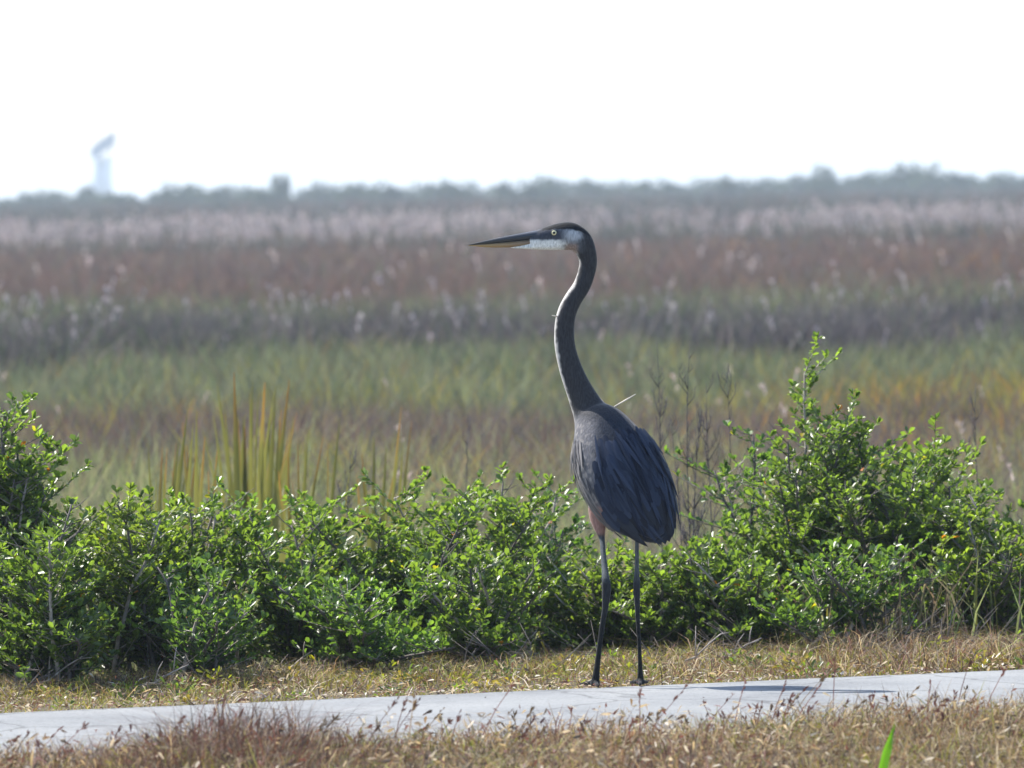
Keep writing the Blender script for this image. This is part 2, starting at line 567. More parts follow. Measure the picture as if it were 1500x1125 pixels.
CROWNS = [crown_mesh('crown', 40 + k) for k in range(5)]
tb = bmesh.new()
tube(tb, [(0, 0, -0.05), (0.01, 0.02, 0.3), (-0.03, 0, 0.6)], [0.06, 0.045, 0.02], 6)
tube(tb, [(0.01, 0.02, 0.3), (0.25, 0.1, 0.6)], [0.03, 0.012], 5)
tube(tb, [(0.0, 0.02, 0.25), (-0.25, -0.1, 0.55)], [0.03, 0.012], 5)
TRUNK = bpy.data.meshes.new('trunk'); tb.to_mesh(TRUNK); tb.free(); TRUNK.materials.append(MAT_BARK)


def far_tree(px, top_py, d, wpx, label, k, group=None):
    g0 = at_ground(px, d, -0.38)
    H = P(px, top_py, d).z + 0.38
    W = wpx / FPX * d / 2
    t = empty('marsh_tree', g0)
    tag(t, label, 'tree', group)
    cr = bpy.data.objects.new('crown', CROWNS[k % 5]); link(cr, t)
    cr.matrix_parent_inverse = Matrix.Identity(4)
    cr.scale = (W, W, H / 1.15); cr.rotation_euler.z = k * 1.3
    tr = bpy.data.objects.new('trunk', TRUNK); link(tr, t)
    tr.matrix_parent_inverse = Matrix.Identity(4)
    tr.scale = (W, W, H)
    return t


far_tree(413, 247, 620, 52, 'small round tree sticking up from the far tree line left of the heron', 0)
far_tree(124, 272, 620, 40, 'low bushy tree on the horizon below the pale tower', 1)
far_tree(1206, 247, 640, 62, 'rounded tree left of the tallest clump on the far tree line', 2)
far_tree(1335, 238, 640, 110, 'tallest tree of the broad clump on the right horizon', 3)
far_tree(1288, 249, 645, 80, 'lower left tree of the broad clump on the right horizon', 4)
far_tree(1384, 253, 650, 80, 'lower right tree of the broad clump on the right horizon', 1)
far_tree(800, 262, 640, 80, 'low tree on the horizon above the back of the heron\'s head', 2)
far_tree(40, 280, 600, 60, 'low bush at the left end of the far tree line', 3)
r = random.Random(5)
k = 0
px = -420
while px < 1930:
    w_ = r.uniform(70, 130)
    line = 292 - px * 0.0158 + (0 if px > 250 else 4)
    far_tree(px, line - 4 - r.uniform(2, 13), r.uniform(560, 700), w_, 'low tree or bush in the hazy dark row along the horizon', k, 'trees of the far tree line')
    px += w_ * r.uniform(0.3, 0.5)
    k += 1

# ------------------------------------------------------------------ far tower with a curved ramp
def tower():
    d = 1500.0
    base = at_ground(150, d, -0.38)
    px2m = d / FPX
    t = empty('observation_tower', base)
    tag(t, 'hazy pale tower with a curved ramp at its top, far off on the left horizon', 'tower')
    H = P(150, 232, d).z + 0.38            # height of the deck
    R_ = 17 * px2m
    for k in range(4):                      # legs
        a = math.radians(45 + 90 * k)
        b = bmesh.new()
        p = base + Vector((math.cos(a) * R_ * .8, math.sin(a) * R_ * .8, 0))
        tube(b, [p, p + Vector((0, 0, H))], [0.75, 0.7], 10)
        bm_obj('leg', b, MAT_WHITE, t)
    b = bmesh.new()
    tube(b, [base, base + Vector((0, 0, H))], [1.0, 1.0], 14)
    bm_obj('core', b, MAT_WHITE, t)
    b = bmesh.new()                         # deck
    tube(b, [base + Vector((0, 0, H - .2)), base + Vector((0, 0, H + .25))], [R_ * 1.1, R_ * 1.1], 24)
    bm_obj('deck', b, MAT_WHITE, t)
    # curved ramp: parapet wall climbing from the deck's left side to the upper right
    b = bmesh.new()
    top = P(172, 190, d).z + 0.38
    n = 18
    rows = []
    for i in range(n + 1):
        s = i / n
        a = math.radians(205 + 120 * s)
        cx = base.x + (math.cos(a) * R_ * 1.05) + 0.9 * s
        cy = base.y + math.sin(a) * R_ * 1.05
        z = base.z + H - 1.6 + (top - H - 1.4) * s ** 0.75
        for_o, for_i = Vector((math.cos(a), math.sin(a), 0)) * 0.12, Vector((math.cos(a), math.sin(a), 0)) * -1.1
        rows.append([b.verts.new(Vector((cx, cy, z)) + for_o), b.verts.new(Vector((cx, cy, z + 3.0)) + for_o),
                     b.verts.new(Vector((cx, cy, z + 3.0)) - for_o), b.verts.new(Vector((cx, cy, z + .4)) - for_o),
                     b.verts.new(Vector((cx, cy, z + .4)) + for_i), b.verts.new(Vector((cx, cy, z)) + for_i)])
    for q0, q1 in zip(rows, rows[1:]):
        for k in range(6):
            b.faces.new((q0[k], q0[(k + 1) % 6], q1[(k + 1) % 6], q1[k]))
    b.faces.new(rows[0][::-1]); b.faces.new(rows[-1])
    bmesh.ops.recalc_face_normals(b, faces=b.faces[:])
    bm_obj('ramp', b, MAT_RAMP, t, smooth=False)
    b = bmesh.new()                         # posts that carry the ramp
    q = base + Vector((R_ * .55 + .8, -R_ * .85, H))
    tube(b, [q, q + Vector((0, 0, top - H - 1.4))], [0.2, 0.2], 8)
    bm_obj('post', b, MAT_CONC, t)


tower()

# ------------------------------------------------------------------ tall sword-leaved clumps (yellow-green, orange tips)
def sword_clump(px, d, blades, label):
    root = at_ground(px, d, 0); root.z = float(gz(root.x, root.y))
    t = empty('sword_sedge', root)
    tag(t, label, 'sedge', 'tall yellow-green sedge clumps behind the shrubs')
    extra = []
    for (bpx, tpx, tpy, wpx, orange) in blades:
        for _ in range(2):
            extra.append((bpx + random.uniform(-14, 14), tpx + random.uniform(-24, 24), tpy + random.uniform(8, 70), wpx * random.uniform(.5, .9), random.choice((0, 0, 1))))
    for (bpx, tpx, tpy, wpx, orange) in list(blades) + extra:
        dd = d + random.uniform(-0.35, 0.35)
        a = at_ground(bpx, dd, 0); a.z = float(gz(a.x, a.y))
        e = P(tpx, tpy, dd - random.uniform(0.0, 0.1))
        mid = a.lerp(e, 0.5) + Vector(((a.x - e.x) * 0.12, 0.02, 0.02))
        c = [a, a.lerp(mid, .5), mid, mid.lerp(e, 0.5) + (mid - a.lerp(e, .5)) * 0.35, e]
        w = wpx * dd / FPX / 2
        rotv = Vector((math.cos(random.uniform(-.6, .6)), math.sin(random.uniform(-.6, .6)), 0))
        prof_ = [0.8, 1.0, 1.0, 0.75, 0.08]
        vs, cs = [], []
        for i, p in enumerate(c):
            cc = np.array([0.17, 0.165, 0.045]) * random.uniform(.85, 1.1)
            if i >= 5 - min(orange, 1): cc = np.array([0.34, 0.16, 0.045])
            vs += [p - rotv * w * prof_[i], p + Vector((0, 0.2 * w, 0)), p + rotv * w * prof_[i]]
            cs += [cc] * 3
        fs = []
        for i in range(4):
            k = i * 3
            fs += [(k, k + 1, k + 4, k + 3), (k + 1, k + 2, k + 5, k + 4)]
        me = np_mesh('blade', np.array([list(v - root) for v in vs]), [np.array(fs)], MAT_BLADE, np.array(cs), smooth=True)
        o = bpy.data.objects.new('blade', me); link(o, t); o.matrix_parent_inverse = Matrix.Identity(4)
    return t


sword_clump(250, 25.2, [(240, 275, 598, 9, 0), (285, 288, 604, 8, 0), (236, 262, 640, 8, 0), (262, 283, 620, 7, 0), (225, 238, 655, 8, 2), (246, 262, 668, 8, 0), (282, 300, 640, 8, 2),
                        (300, 318, 660, 8, 1), (228, 217, 650, 6, 0), (272, 252, 690, 8, 1), (312, 305, 690, 8, 2)], 'clump of upright yellow-green sword leaves above the left shrubs')
sword_clump(370, 27.0, [(350, 343, 545, 11, 2), (362, 370, 556, 9, 0), (358, 318, 565, 8, 0), (372, 388, 560, 11, 1), (386, 404, 566, 9, 0), (390, 424, 556, 9, 2), (360, 356, 610, 8, 0),
                        (398, 412, 600, 8, 1), (345, 330, 600, 7, 0), (376, 400, 625, 8, 2)], 'tall fan of sedge leaves with orange tips left of the heron')
sword_clump(430, 25.6, [(425, 422, 662, 9, 2), (432, 452, 628, 8, 0), (445, 447, 640, 7, 0), (470, 498, 612, 7, 0), (425, 408, 690, 8, 1)], 'small sedge clump with one bright orange leaf')
sword_clump(570, 26.2, [(545, 548, 640, 8, 0), (560, 588, 596, 6, 1), (552, 566, 655, 9, 0), (575, 590, 650, 7, 0), (548, 530, 665, 8, 2)], 'thin sedge clump with slanting leaves midway between fan and heron')

# ------------------------------------------------------------------ shrubs
def leaf_arrays(pos, dirv, nrm, L, W, col):
    """six-point obovate leaves folded along the midrib"""
    n = len(pos)
    side = np.cross(dirv, nrm); side /= np.linalg.norm(side, axis=1, keepdims=True) + 1e-9
    nr = np.cross(side, dirv)
    L = L[:, None]; W = W[:, None]
    v = np.empty((n, 6, 3))
    v[:, 0] = pos
    v[:, 1] = pos + dirv * L * 0.35 + side * W * 0.32 + nr * W * 0.14
    v[:, 2] = pos + dirv * L * 0.74 + side * W * 0.48 + nr * W * 0.12
    v[:, 3] = pos + dirv * L - nr * W * 0.1
    v[:, 4] = pos + dirv * L * 0.74 - side * W * 0.48 + nr * W * 0.12
    v[:, 5] = pos + dirv * L * 0.35 - side * W * 0.32 + nr * W * 0.14
    i = np.arange(n)[:, None] * 6
    f = np.concatenate([i + np.array([[0, 1, 2, 3]]), i + np.array([[0, 3, 4, 5]])])
    return v.reshape(-1, 3), f, np.repeat(col, 6, 0)


def shrub(px, d, top_py, wpx, label, stems=11, dens=1.0, tint=(1, 1, 1), bare=0.07, lean=0.0, leafL=0.0235, spire=0.0, seed=1):
    r = random.Random(seed * 31 + 5)
    rn = np.random.default_rng(seed * 17 + 3)
    root = at_ground(px, d, 0); root.z = float(gz(root.x, root.y)) - 0.01
    H = P(px, top_py, d).z - root.z
    R = wpx / FPX * d / 2
    t = empty('shrub', root)
    tag(t, label, 'shrub', 'green shrubs along the far side of the path')
    LP, LD, LC = [], [], []
    for s in range(stems):
        az = r.uniform(0, 6.283)
        rr = math.sqrt(r.uniform(0.0, 1.0))
        hh = H * (1 - 0.22 * rr ** 2) * (r.uniform(0.9, 1.04) if s < 2 else r.uniform(0.58, 1.0))
        if spire and s == 0: rr, hh = 0.05, H * 1.0
        elif spire: hh *= 1 - spire
        if s >= stems * 0.72: hh *= r.uniform(0.3, 0.7); rr = 0.6 + 0.45 * rr        # low skirt stems
        b0 = Vector((r.uniform(-.3, .3) * R, r.uniform(-.3, .3) * R * .8, 0))
        e0 = Vector((math.cos(az) * rr * R + lean * H, math.sin(az) * rr * min(R, 0.42), hh))
        m0 = b0.lerp(e0, 0.5) + Vector((-e0.x * 0.12 + r.uniform(-.03, .03), -e0.y * 0.12 + r.uniform(-.03, .03), 0.05 * H))
        b = bmesh.new()
        pts = [b0 * (1 - q) ** 2 + m0 * 2 * q * (1 - q) + e0 * q * q for q in [i / 7 for i in range(8)]]
        pts = [p + Vector((r.uniform(-1, 1), r.uniform(-1, 1), 0)) * 0.008 for p in pts]
        tube(b, pts, [0.0065 * (1 - 0.75 * i / 7) + 0.001 for i in range(8)], 5)
        length = (e0 - b0).length
        nt_ = int(length / 0.021 * (0.75 + 0.5 * dens))
        for q in range(nt_):
            u = bare + (1 - bare) * (q + r.random()) / nt_
            if u > 1: u = 1
            i = min(int(u * 7), 6)
            p = pts[i].lerp(pts[i + 1], u * 7 - i)
            ta = r.uniform(0, 6.283)
            tl = (r.uniform(0.04, 0.14) if r.random() < .8 else r.uniform(0.14, 0.24)) * (1.15 - 0.5 * u) * (0.6 + 0.5 * min(1, H / 0.6))
            td = Vector((math.cos(ta), math.sin(ta), r.uniform(0.25, 1.1))).normalized()
            te = p + td * tl
            if te.z < 0.03: te.z = 0.03
            tube(b, [p, p.lerp(te, .5) + Vector((0, 0, -.004)), te], [0.0022, 0.0017, 0.001], 3, cap=False)
            if s % 5 == 4 and r.random() < .7: continue
            nl = max(5, int(tl / 0.006 * dens))
            for j in range(nl):
                w = (j + 0.6) / nl
                la = ta + r.uniform(-1.5, 1.5)
                LP.append(p.lerp(te, w)); LD.append((math.cos(la), math.sin(la), r.uniform(-0.15, 1.2)))
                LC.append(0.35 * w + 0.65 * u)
            for j in range(6):
                la = ta + r.uniform(-2.5, 2.5)
                LP.append(te); LD.append((math.cos(la) * .6, math.sin(la) * .6, r.uniform(0.4, 1.3)))
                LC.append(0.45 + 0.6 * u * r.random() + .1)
        so_ = bm_obj('stem', b, MAT_BARK if s % 5 else MAT_DEAD)
        so_.parent = t
    n = len(LP)
    pos = np.array([list(p) for p in LP]); dv = np.array(LD); dv /= np.linalg.norm(dv, axis=1, keepdims=True)
    nr = rn.normal(0, 0.55, (n, 3)); nr[:, 2] += 1.0
    L = leafL * rn.uniform(0.5, 1.35, n)
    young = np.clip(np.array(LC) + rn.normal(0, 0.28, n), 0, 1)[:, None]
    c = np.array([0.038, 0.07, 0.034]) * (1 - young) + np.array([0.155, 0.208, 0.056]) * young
    c = c * np.array(tint) * rn.uniform(0.75, 1.25, (n, 1))
    odd = rn.uniform(0, 1, n)
    c[odd < 0.005] = (0.36, 0.30, 0.03)
    c[odd < 0.0015] = (0.42, 0.14, 0.03)
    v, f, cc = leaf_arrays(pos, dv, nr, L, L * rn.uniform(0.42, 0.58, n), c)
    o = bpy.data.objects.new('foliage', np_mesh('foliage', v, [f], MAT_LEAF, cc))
    COL.objects.link(o); o.parent = t
    o['kind'] = 'stuff'
    return n


SHRUBS = [
    # px, d, top, width, label, kwargs
    (-330, 22.6, 640, 420, 'shrub past the left edge beside the tall left shrub', dict(stems=14)),
    (8, 22.5, 590, 130, 'tall bright shrub at the left edge rising above its neighbours', dict(stems=22, dens=1.25, lean=0.0)),
    (70, 21.9, 740, 230, 'low dense shrub below the tall left shrub', dict(stems=14, dens=1.2)),
    (195, 22.4, 715, 230, 'rounded yellow-green shrub in front of the sword leaves', dict(stems=15, dens=1.2, tint=(1.15, 1.05, 1))),
    (262, 22.6, 722, 190, 'leafy shrub right below the tall yellow sword leaves', dict(stems=17, dens=1.2)),
    (345, 22.9, 706, 230, 'darker open shrub below the orange-tipped sedge fan', dict(stems=10, dens=0.7, tint=(.8, .9, 1))),
    (300, 21.8, 830, 220, 'small low shrub with bare grey twigs left of the middle', dict(stems=11, dens=0.8, tint=(.8, .9, 1.1))),
    (455, 22.4, 742, 220, 'small leafy shrub second left of the middle shrub', dict(stems=13, dens=1.1)),
    (575, 22.5, 706, 270, 'broad full shrub in the middle, left of the heron', dict(stems=17, dens=1.25)),
    (520, 21.8, 850, 260, 'low front shrub at the foot of the broad middle shrub', dict(stems=14, dens=1.0, tint=(.85, .95, 1))),
    (695, 22.6, 700, 230, 'full shrub just left of the heron', dict(stems=15, dens=1.15)),
    (705, 21.85, 815, 250, 'low front shrub left of the heron\'s legs', dict(stems=14, dens=1.1)),
    (808, 23.0, 704, 90, 'narrow dark green shrub poking up behind the heron\'s belly', dict(stems=6, dens=0.9, tint=(.6, .75, .9))),
    (870, 22.3, 800, 220, 'low bright shrub directly behind the heron\'s legs', dict(stems=15, dens=1.2, tint=(1.1, 1.05, 1))),
    (985, 22.1, 812, 210, 'low dense shrub right of the heron\'s legs', dict(stems=15, dens=1.2)),
    (1090, 22.0, 790, 190, 'dense shrub below the sparse grey-green one', dict(stems=14, dens=1.1)),
    (1100, 23.0, 625, 130, 'sparse dark shrub with thin upright twigs right of the heron', dict(stems=8, dens=0.5, tint=(.75, .85, 1))),
    (1190, 22.6, 552, 170, 'tallest shrub with a spiky leader right of the heron', dict(stems=17, dens=1.1, spire=0.08)),
    (1300, 22.4, 612, 230, 'big glossy shrub with open dark stems on the right', dict(stems=17, dens=1.05, bare=0.3)),
    (1255, 21.8, 800, 240, 'low front shrub below the big glossy one', dict(stems=12, dens=0.8, tint=(.85, .95, 1), bare=0.25)),
    (1410, 22.7, 615, 200, 'open shrub with upright shoots near the right edge', dict(stems=14, dens=0.9)),
    (1470, 22.0, 720, 230, 'dense shrub at the right edge', dict(stems=15, dens=1.1, tint=(1.1, 1.05, 1))),
    (1760, 22.6, 640, 400, 'shrub past the right edge', dict(stems=14)),
]
nl_tot = 0
for i, (px, d, top, w, lab, kw) in enumerate(SHRUBS):
    nl_tot += shrub(px, d - 0.45 + (0.28 if px > 750 else 1.05) * max(-1.2, (px - 750) / 750.0), top - 6, w * 1.35, lab, seed=i + 1, **kw)


# ------------------------------------------------------------------ dead stalks and twigs
def dead_stalk(px, d, tpx, tpy, label, seed, mat=MAT_STALK, rad=0.0035, twigs=14, name='dry_weed', plume=True):
    r = random.Random(seed)
    a = at_ground(px, d, 0); a.z = float(gz(a.x, a.y)) - 0.01
    e = P(tpx, tpy, d)
    t = empty(name, a)
    tag(t, label, 'weed' if name == 'dry_weed' else 'branch')
    n = 9
    pts = []
    for i in range(n + 1):
        q = i / n
        pts.append((a.lerp(e, q) - a) + Vector((math.sin(q * 5 + seed) * 0.012, math.cos(q * 4 + seed) * 0.012, 0)))
    b = bmesh.new()
    tube(b, pts, [rad * (1 - 0.75 * i / n) for i in range(n + 1)], 5)
    o = bm_obj('stem', b, mat); o.parent = t
    for k in range(twigs):
        u = r.uniform(0.3, 0.98)
        i = min(int(u * n), n - 1)
        p = pts[i].lerp(pts[i + 1], u * n - i)
        az = r.uniform(0, 6.283)
        ll = r.uniform(0.05, 0.2) * (1.15 - u * 0.7)
        q = p + Vector((math.cos(az) * .45, math.sin(az) * .45, 1)).normalized() * ll
        b = bmesh.new()
        tube(b, [p, p.lerp(q, .5) + Vector((math.cos(az), math.sin(az), 0)) * 0.01, q], [rad * .45, rad * .35, rad * .2], 4)
        for j in range(3):
            v = p.lerp(q, 0.4 + 0.2 * j)
            az2 = r.uniform(0, 6.28)
            tube(b, [v, v + Vector((math.cos(az2) * .4, math.sin(az2) * .4, .8)) * ll * .35], [rad * .3, rad * .15], 3)
        o = bm_obj('twig', b, mat); o.parent = t
    return t


dead_stalk(1008, 24.2, 1012, 500, 'tallest thin grey dead stalk right of the heron\'s back', 1, twigs=26)
dead_stalk(1018, 24.0, 1022, 600, 'bushy dead stalk rising beside the heron\'s tail', 2, twigs=30)
dead_stalk(985, 24.4, 957, 500, 'leaning dead stalk directly behind the heron\'s back', 3, twigs=16)
dead_stalk(1070, 24.3, 1062, 545, 'dead stalk left of the sparse dark shrub', 4, twigs=18)
dead_stalk(1000, 24.6, 985, 610, 'short grey dead stalk close behind the heron\'s wing', 5, twigs=16)
dead_stalk(1035, 24.5, 1040, 560, 'thin dead stalk between heron and sparse shrub', 6, twigs=20)
dead_stalk(1440, 24.5, 1432, 560, 'grey dead stalk over the open shrub near the right edge', 7, twigs=12)
dead_stalk(690, 25.0, 684, 628, 'pale dead stalk above the shrubs left of the heron\'s breast', 8, twigs=14)
dead_stalk(505, 25.2, 508, 655, 'brown dead stalk rising between the sedge clumps', 9, twigs=16)


def fallen_branch(px, py, length_px, ang, label, seed, rad=0.004):
    r = random.Random(seed)
    c = ground_hit(px, py, -0.02)
    c.z = float(gz(c.x, c.y)) + 0.01
    t = empty('fallen_branch', c)
    tag(t, label, 'branch', 'bleached dead branches along the shrub foot')
    L = length_px / FPX * c.y
    dr = Vector((math.cos(ang), r.uniform(-.3, .3), abs(math.sin(ang))))
    pts = [dr * (L * q) + Vector((0, 0, 0.02 * math.sin(q * 3))) for q in (-.45, -.2, .1, .35, .55)]
    for p in pts: p.z = max(p.z + 0.0, 0.0) + 0.004
    b = bmesh.new(); tube(b, pts, [rad, rad * .9, rad * .75, rad * .55, rad * .3], 5)
    o = bm_obj('limb', b, MAT_DEAD); o.parent = t
    for k in range(5):
        p = pts[1 + k % 3]
        az = ang + r.choice((-1, 1)) * r.uniform(.5, 1.1)
        q = p + Vector((math.cos(az), r.uniform(-.4, .4), abs(math.sin(az)))) * L * r.uniform(.2, .45)
        b = bmesh.new(); tube(b, [p, p.lerp(q, .5) + Vector((0, 0, .008)), q], [rad * .5, rad * .4, rad * .2], 4)
        o = bm_obj('twig', b, MAT_DEAD); o.parent = t


for i, (px, py, L, a, lab) in enumerate([
    (500, 985, 110, 0.5, 'bleached branch at the foot of the low front middle shrub'),
    (610, 982, 90, 2.5, 'forked bleached branch left of the heron\'s feet'),
    (745, 970, 100, 0.7, 'twiggy grey branch under the shrub beside the heron\'s legs'),
    (1010, 978, 110, 0.6, 'grey branch in the litter right of the heron\'s feet'),
    (1065, 972, 100, 0.35, 'pale curved branch further right of the heron\'s feet'),
    (1315, 955, 100, 1.0, 'upright forked grey branch under the big glossy shrub'),
    (1475, 945, 120, 0.4, 'grey twigs lying at the right edge below the shrub'),
    (60, 1012, 130, 0.5, 'straw-coloured branch at the left foot of the shrubs'),
    (215, 1012, 120, 0.35, 'long pale stalk lying by the path on the left'),
    (420, 985, 80, 0.5, 'short grey branch left of the low front middle shrub'),
]):
    fallen_branch(px, py, L, a, lab, i + 50)


# ------------------------------------------------------------------ verge plants beside the path
def verge(name, N, s0, s1, o0, o1, hfun, w, colf, label, lean=(0.2, 1.2), mat=MAT_DRY, droop=0.35, keep=None, tipc=1.1):
    s = RNG.uniform(s0, s1, N); o_ = RNG.uniform(o0, o1, N)
    x = E0.x + pd.x * s + pn.x * o_; y = E0.y + pd.y * s + pn.y * o_
    if keep is not None:
        k = keep(x, y, s, o_); x, y, s, o_ = x[k], y[k], s[k], o_[k]
    n = len(x)
    base = np.stack([x, y, gz(x, y) - 0.004], 1)
    h = hfun(x, y, s, o_) * RNG.uniform(0.45, 1.2, n)
    ww = w * RNG.uniform(0.6, 1.4, n)
    c = colf(x, y, s, o_) * RNG.uniform(0.7, 1.3, (n, 1))
    me = blade_mesh(name, base, h, ww, RNG.uniform(0, 6.283, n), RNG.uniform(lean[0], lean[1], n) ** 1.3, c, c * tipc, mat, droop=droop)
    return tag(link(bpy.data.objects.new(name, me)), label, 'grass', kind='stuff')


RED, TAN, LSTRAW, YGREEN, DBR = (0.16, 0.07, 0.06), (0.23, 0.165, 0.1), (0.44, 0.36, 0.23), (0.22, 0.23, 0.035), (0.07, 0.05, 0.04)
s_mid = 1.6


def c_farv(x, y, s, o_):
    nz = snoise(x, y, 61, .25, .25)
    return mixc([YGREEN, TAN, LSTRAW, RED, DBR], np.stack([1.0 + 1.0 * nz, 0.38 - 0.3 * nz, 0.2 + 0 * nz, 0.12 + 0.3 * np.clip(0.12 - o_, 0, 1) * 8, 0.1 + 0 * nz], 1))


verge('verge_grass', 40000, -2.6, 6, -0.02, 1.9, lambda x, y, s, o_: 0.018 + 0.03 * np.clip(o_ / 0.5, 0, 1.6) + 0.014 * snoise(x, y, 62, .2, .2), 0.003, c_farv,
      'short yellowish grass and straw between path and shrubs', lean=(0.2, 2.4))


def c_tall(x, y, s, o_):
    nz = snoise(x, y, 67, .3, .3)
    return mixc([TAN, LSTRAW, DBR, RED, YGREEN], np.stack([0.5 + 0 * nz, 0.3 + 0 * nz, 0.35 + 0 * nz, 0.15 + 0 * nz, 0.25 + 0.5 * nz], 1))


verge('dry_tufts', 30000, -2.6, 6, 0.22, 1.7, lambda x, y, s, o_: 0.06 + 0.05 * np.clip(snoise(x, y, 68, .12, .2) + .1, 0, 1) + 0.045 * np.clip((px_of(x, y) - 950) / 300, 0, 1), 0.0026, c_tall,
      'taller dry brown weeds at the foot of the shrubs', lean=(0.3, 2.6), droop=0.3, keep=lambda x, y, s, o_: snoise(x, y, 68, .12, .2) + 0.35 * np.clip((px_of(x, y) - 900) / 300, -1, 1) + RNG.uniform(-.3, .3, len(x)) + 0.5 * np.clip((o_ - 0.55) / 0.4, 0, 1) > 0.05)


def c_near(x, y, s, o_):
    nz = snoise(x, y, 64, .3, .3)
    px = px_of(x, y)
    left = np.clip((620 - px) / 350, 0, 1)
    right = np.clip((px - 1000) / 300, 0, 1)
    return mixc([TAN, RED, LSTRAW, YGREEN, DBR], np.stack([0.5 + 0.3 * right, 0.22 + 0.5 * left - 0.15 * right + 0.2 * nz, 0.26 + 0 * nz, 0.24 - 0.35 * nz + 0.05 * right, 0.4 + 0.3 * left], 1))


def h_near(x, y, s, o_):
    nz = snoise(x, y, 65, .35, .5)
    px = px_of(x, y)
    return 0.11 + 0.03 * nz + 0.05 * np.exp(-((px - 330) / 150) ** 2) + 0.03 * np.exp(-((px - 1420) / 200) ** 2)


verge('foreground_grass', 85000, -2.2, 5.2, -PATH_W - 2.6, -PATH_W - 0.02, h_near, 0.0026, c_near, 'dry reddish brown grass tangle along the near side of the path', lean=(0.25, 2.2), droop=0.35)


verge('russet_tangle', 14000, -1.6, 1.6, -PATH_W - 1.0, -PATH_W - 0.04, lambda x, y, s, o_: 0.16 * np.exp(-((px_of(x, y) - 340) / 190) ** 2) + 0.05, 0.0022,
      lambda x, y, s, o_: mixc([RED, DBR, (0.1, 0.055, 0.045), LSTRAW], np.tile([[0.35, 0.8, 0.5, 0.1]], (len(x), 1))), 'dark russet twiggy grass tangle at lower left', lean=(0.2, 1.8), droop=0.25,
      keep=lambda x, y, s, o_: RNG.uniform(0, 1, len(x)) < np.exp(-((px_of(x, y) - 340) / 210) ** 2))


STRAWC = lambda x, y, s, o_: mixc([LSTRAW, TAN, DBR, (0.5, 0.44, 0.33)], np.tile([[0.5, 0.4, 0.25, 0.3]], (len(x), 1)))
verge('straw_stalks', 420, -2.4, 5.6, 0.05, 1.3, lambda x, y, s, o_: 0.045 + 0.02 * s * 0, 0.0034, STRAWC, 'long dry straw stalks lying between path and shrubs', lean=(1.2, 4.0), droop=0.1)
verge('foreground_weeds', 9000, -2.0, 5.0, -PATH_W - 1.8, -PATH_W - 0.06, lambda x, y, s, o_: 0.1 + 0.04 * snoise(x, y, 71, .2, .3), 0.0055,
      lambda x, y, s, o_: mixc([YGREEN, LSTRAW, DBR, TAN, (0.1, 0.14, 0.03)], np.stack([0.4 + 0.7 * snoise(x, y, 72, .25, .3), 0.5 + 0 * x, 0.5 + 0 * x, 0.3 + 0 * x, 0.15 + 0.5 * snoise(x, y, 72, .25, .3)], 1)),
      'broader green and straw-coloured weeds among the foreground grass', lean=(0.4, 3.0), droop=0.3)


def low_weeds():
    """small leafy weeds sprouting in patches on the verge"""
    Pp, D, Cc = [], [], []
    rr = random.Random(91)
    for k in range(130):
        s_ = rr.uniform(-2.4, 5.6); o_ = rr.uniform(0.1, 1.0)
        x = E0.x + pd.x * s_ + pn.x * o_; y = E0.y + pd.y * s_ + pn.y * o_
        z = float(gz(x, y))
        c0 = np.array(rr.choice([(0.12, 0.16, 0.03), (0.18, 0.18, 0.03), (0.08, 0.11, 0.03), (0.2, 0.14, 0.05)]))
        hh = rr.uniform(0.02, 0.07)
        for j in range(rr.randint(12, 34)):
            a = rr.uniform(0, 6.28); q = rr.random()
            Pp.append((x + math.cos(a) * .04 * q, y + math.sin(a) * .04 * q, z + hh * rr.random()))
            D.append((math.cos(a), math.sin(a), rr.uniform(.1, 1.4))); Cc.append(c0 * rr.uniform(.7, 1.3))
    n = len(Pp); D = np.array(D); D /= np.linalg.norm(D, axis=1, keepdims=True)
    nr = RNG.normal(0, .5, (n, 3)); nr[:, 2] += 1
    v, f, cc = leaf_arrays(np.array(Pp), D, nr, RNG.uniform(.012, .028, n), RNG.uniform(.005, .011, n), np.array(Cc))
    tag(link(bpy.data.objects.new('low_weeds', np_mesh('low_weeds', v, [f], MAT_LEAF, cc))), 'small leafy weeds sprouting in the short grass beside the path', 'weeds', kind='stuff')


low_weeds()


def shrub_foot_twigs():
    """fine grey dead twigs tangled at the foot of the shrubs"""
    rr = random.Random(93)
    b = bmesh.new()
    for k in range(420):
        s_ = rr.uniform(-2.4, 5.6); o_ = rr.uniform(0.75, 1.35)
        x = E0.x + pd.x * s_ + pn.x * o_; y = E0.y + pd.y * s_ + pn.y * o_
        p = Vector((x, y, float(gz(x, y)) - 0.005))
        a = rr.uniform(0, 6.28); L = rr.uniform(0.05, 0.2)
        q = p + Vector((math.cos(a) * L, math.sin(a) * L * .5, L * rr.uniform(.15, .9)))
        m_ = p.lerp(q, .5) + Vector((rr.uniform(-1, 1), 0, rr.uniform(-1, 1))) * L * .12
        tube(b, [p, m_, q], [0.0014, 0.0011, 0.0006], 4)
        for j in range(2):
            a2 = a + rr.uniform(-1, 1)
            tube(b, [m_, m_ + Vector((math.cos(a2), math.sin(a2) * .5, rr.uniform(0, 1))) * L * .4], [0.0012, 0.0006], 3)
    tag(bm_obj('dead_twigs', b, MAT_BARK), 'fine grey dead twigs tangled along the foot of the shrubs', 'twigs', kind='stuff')


shrub_foot_twigs()


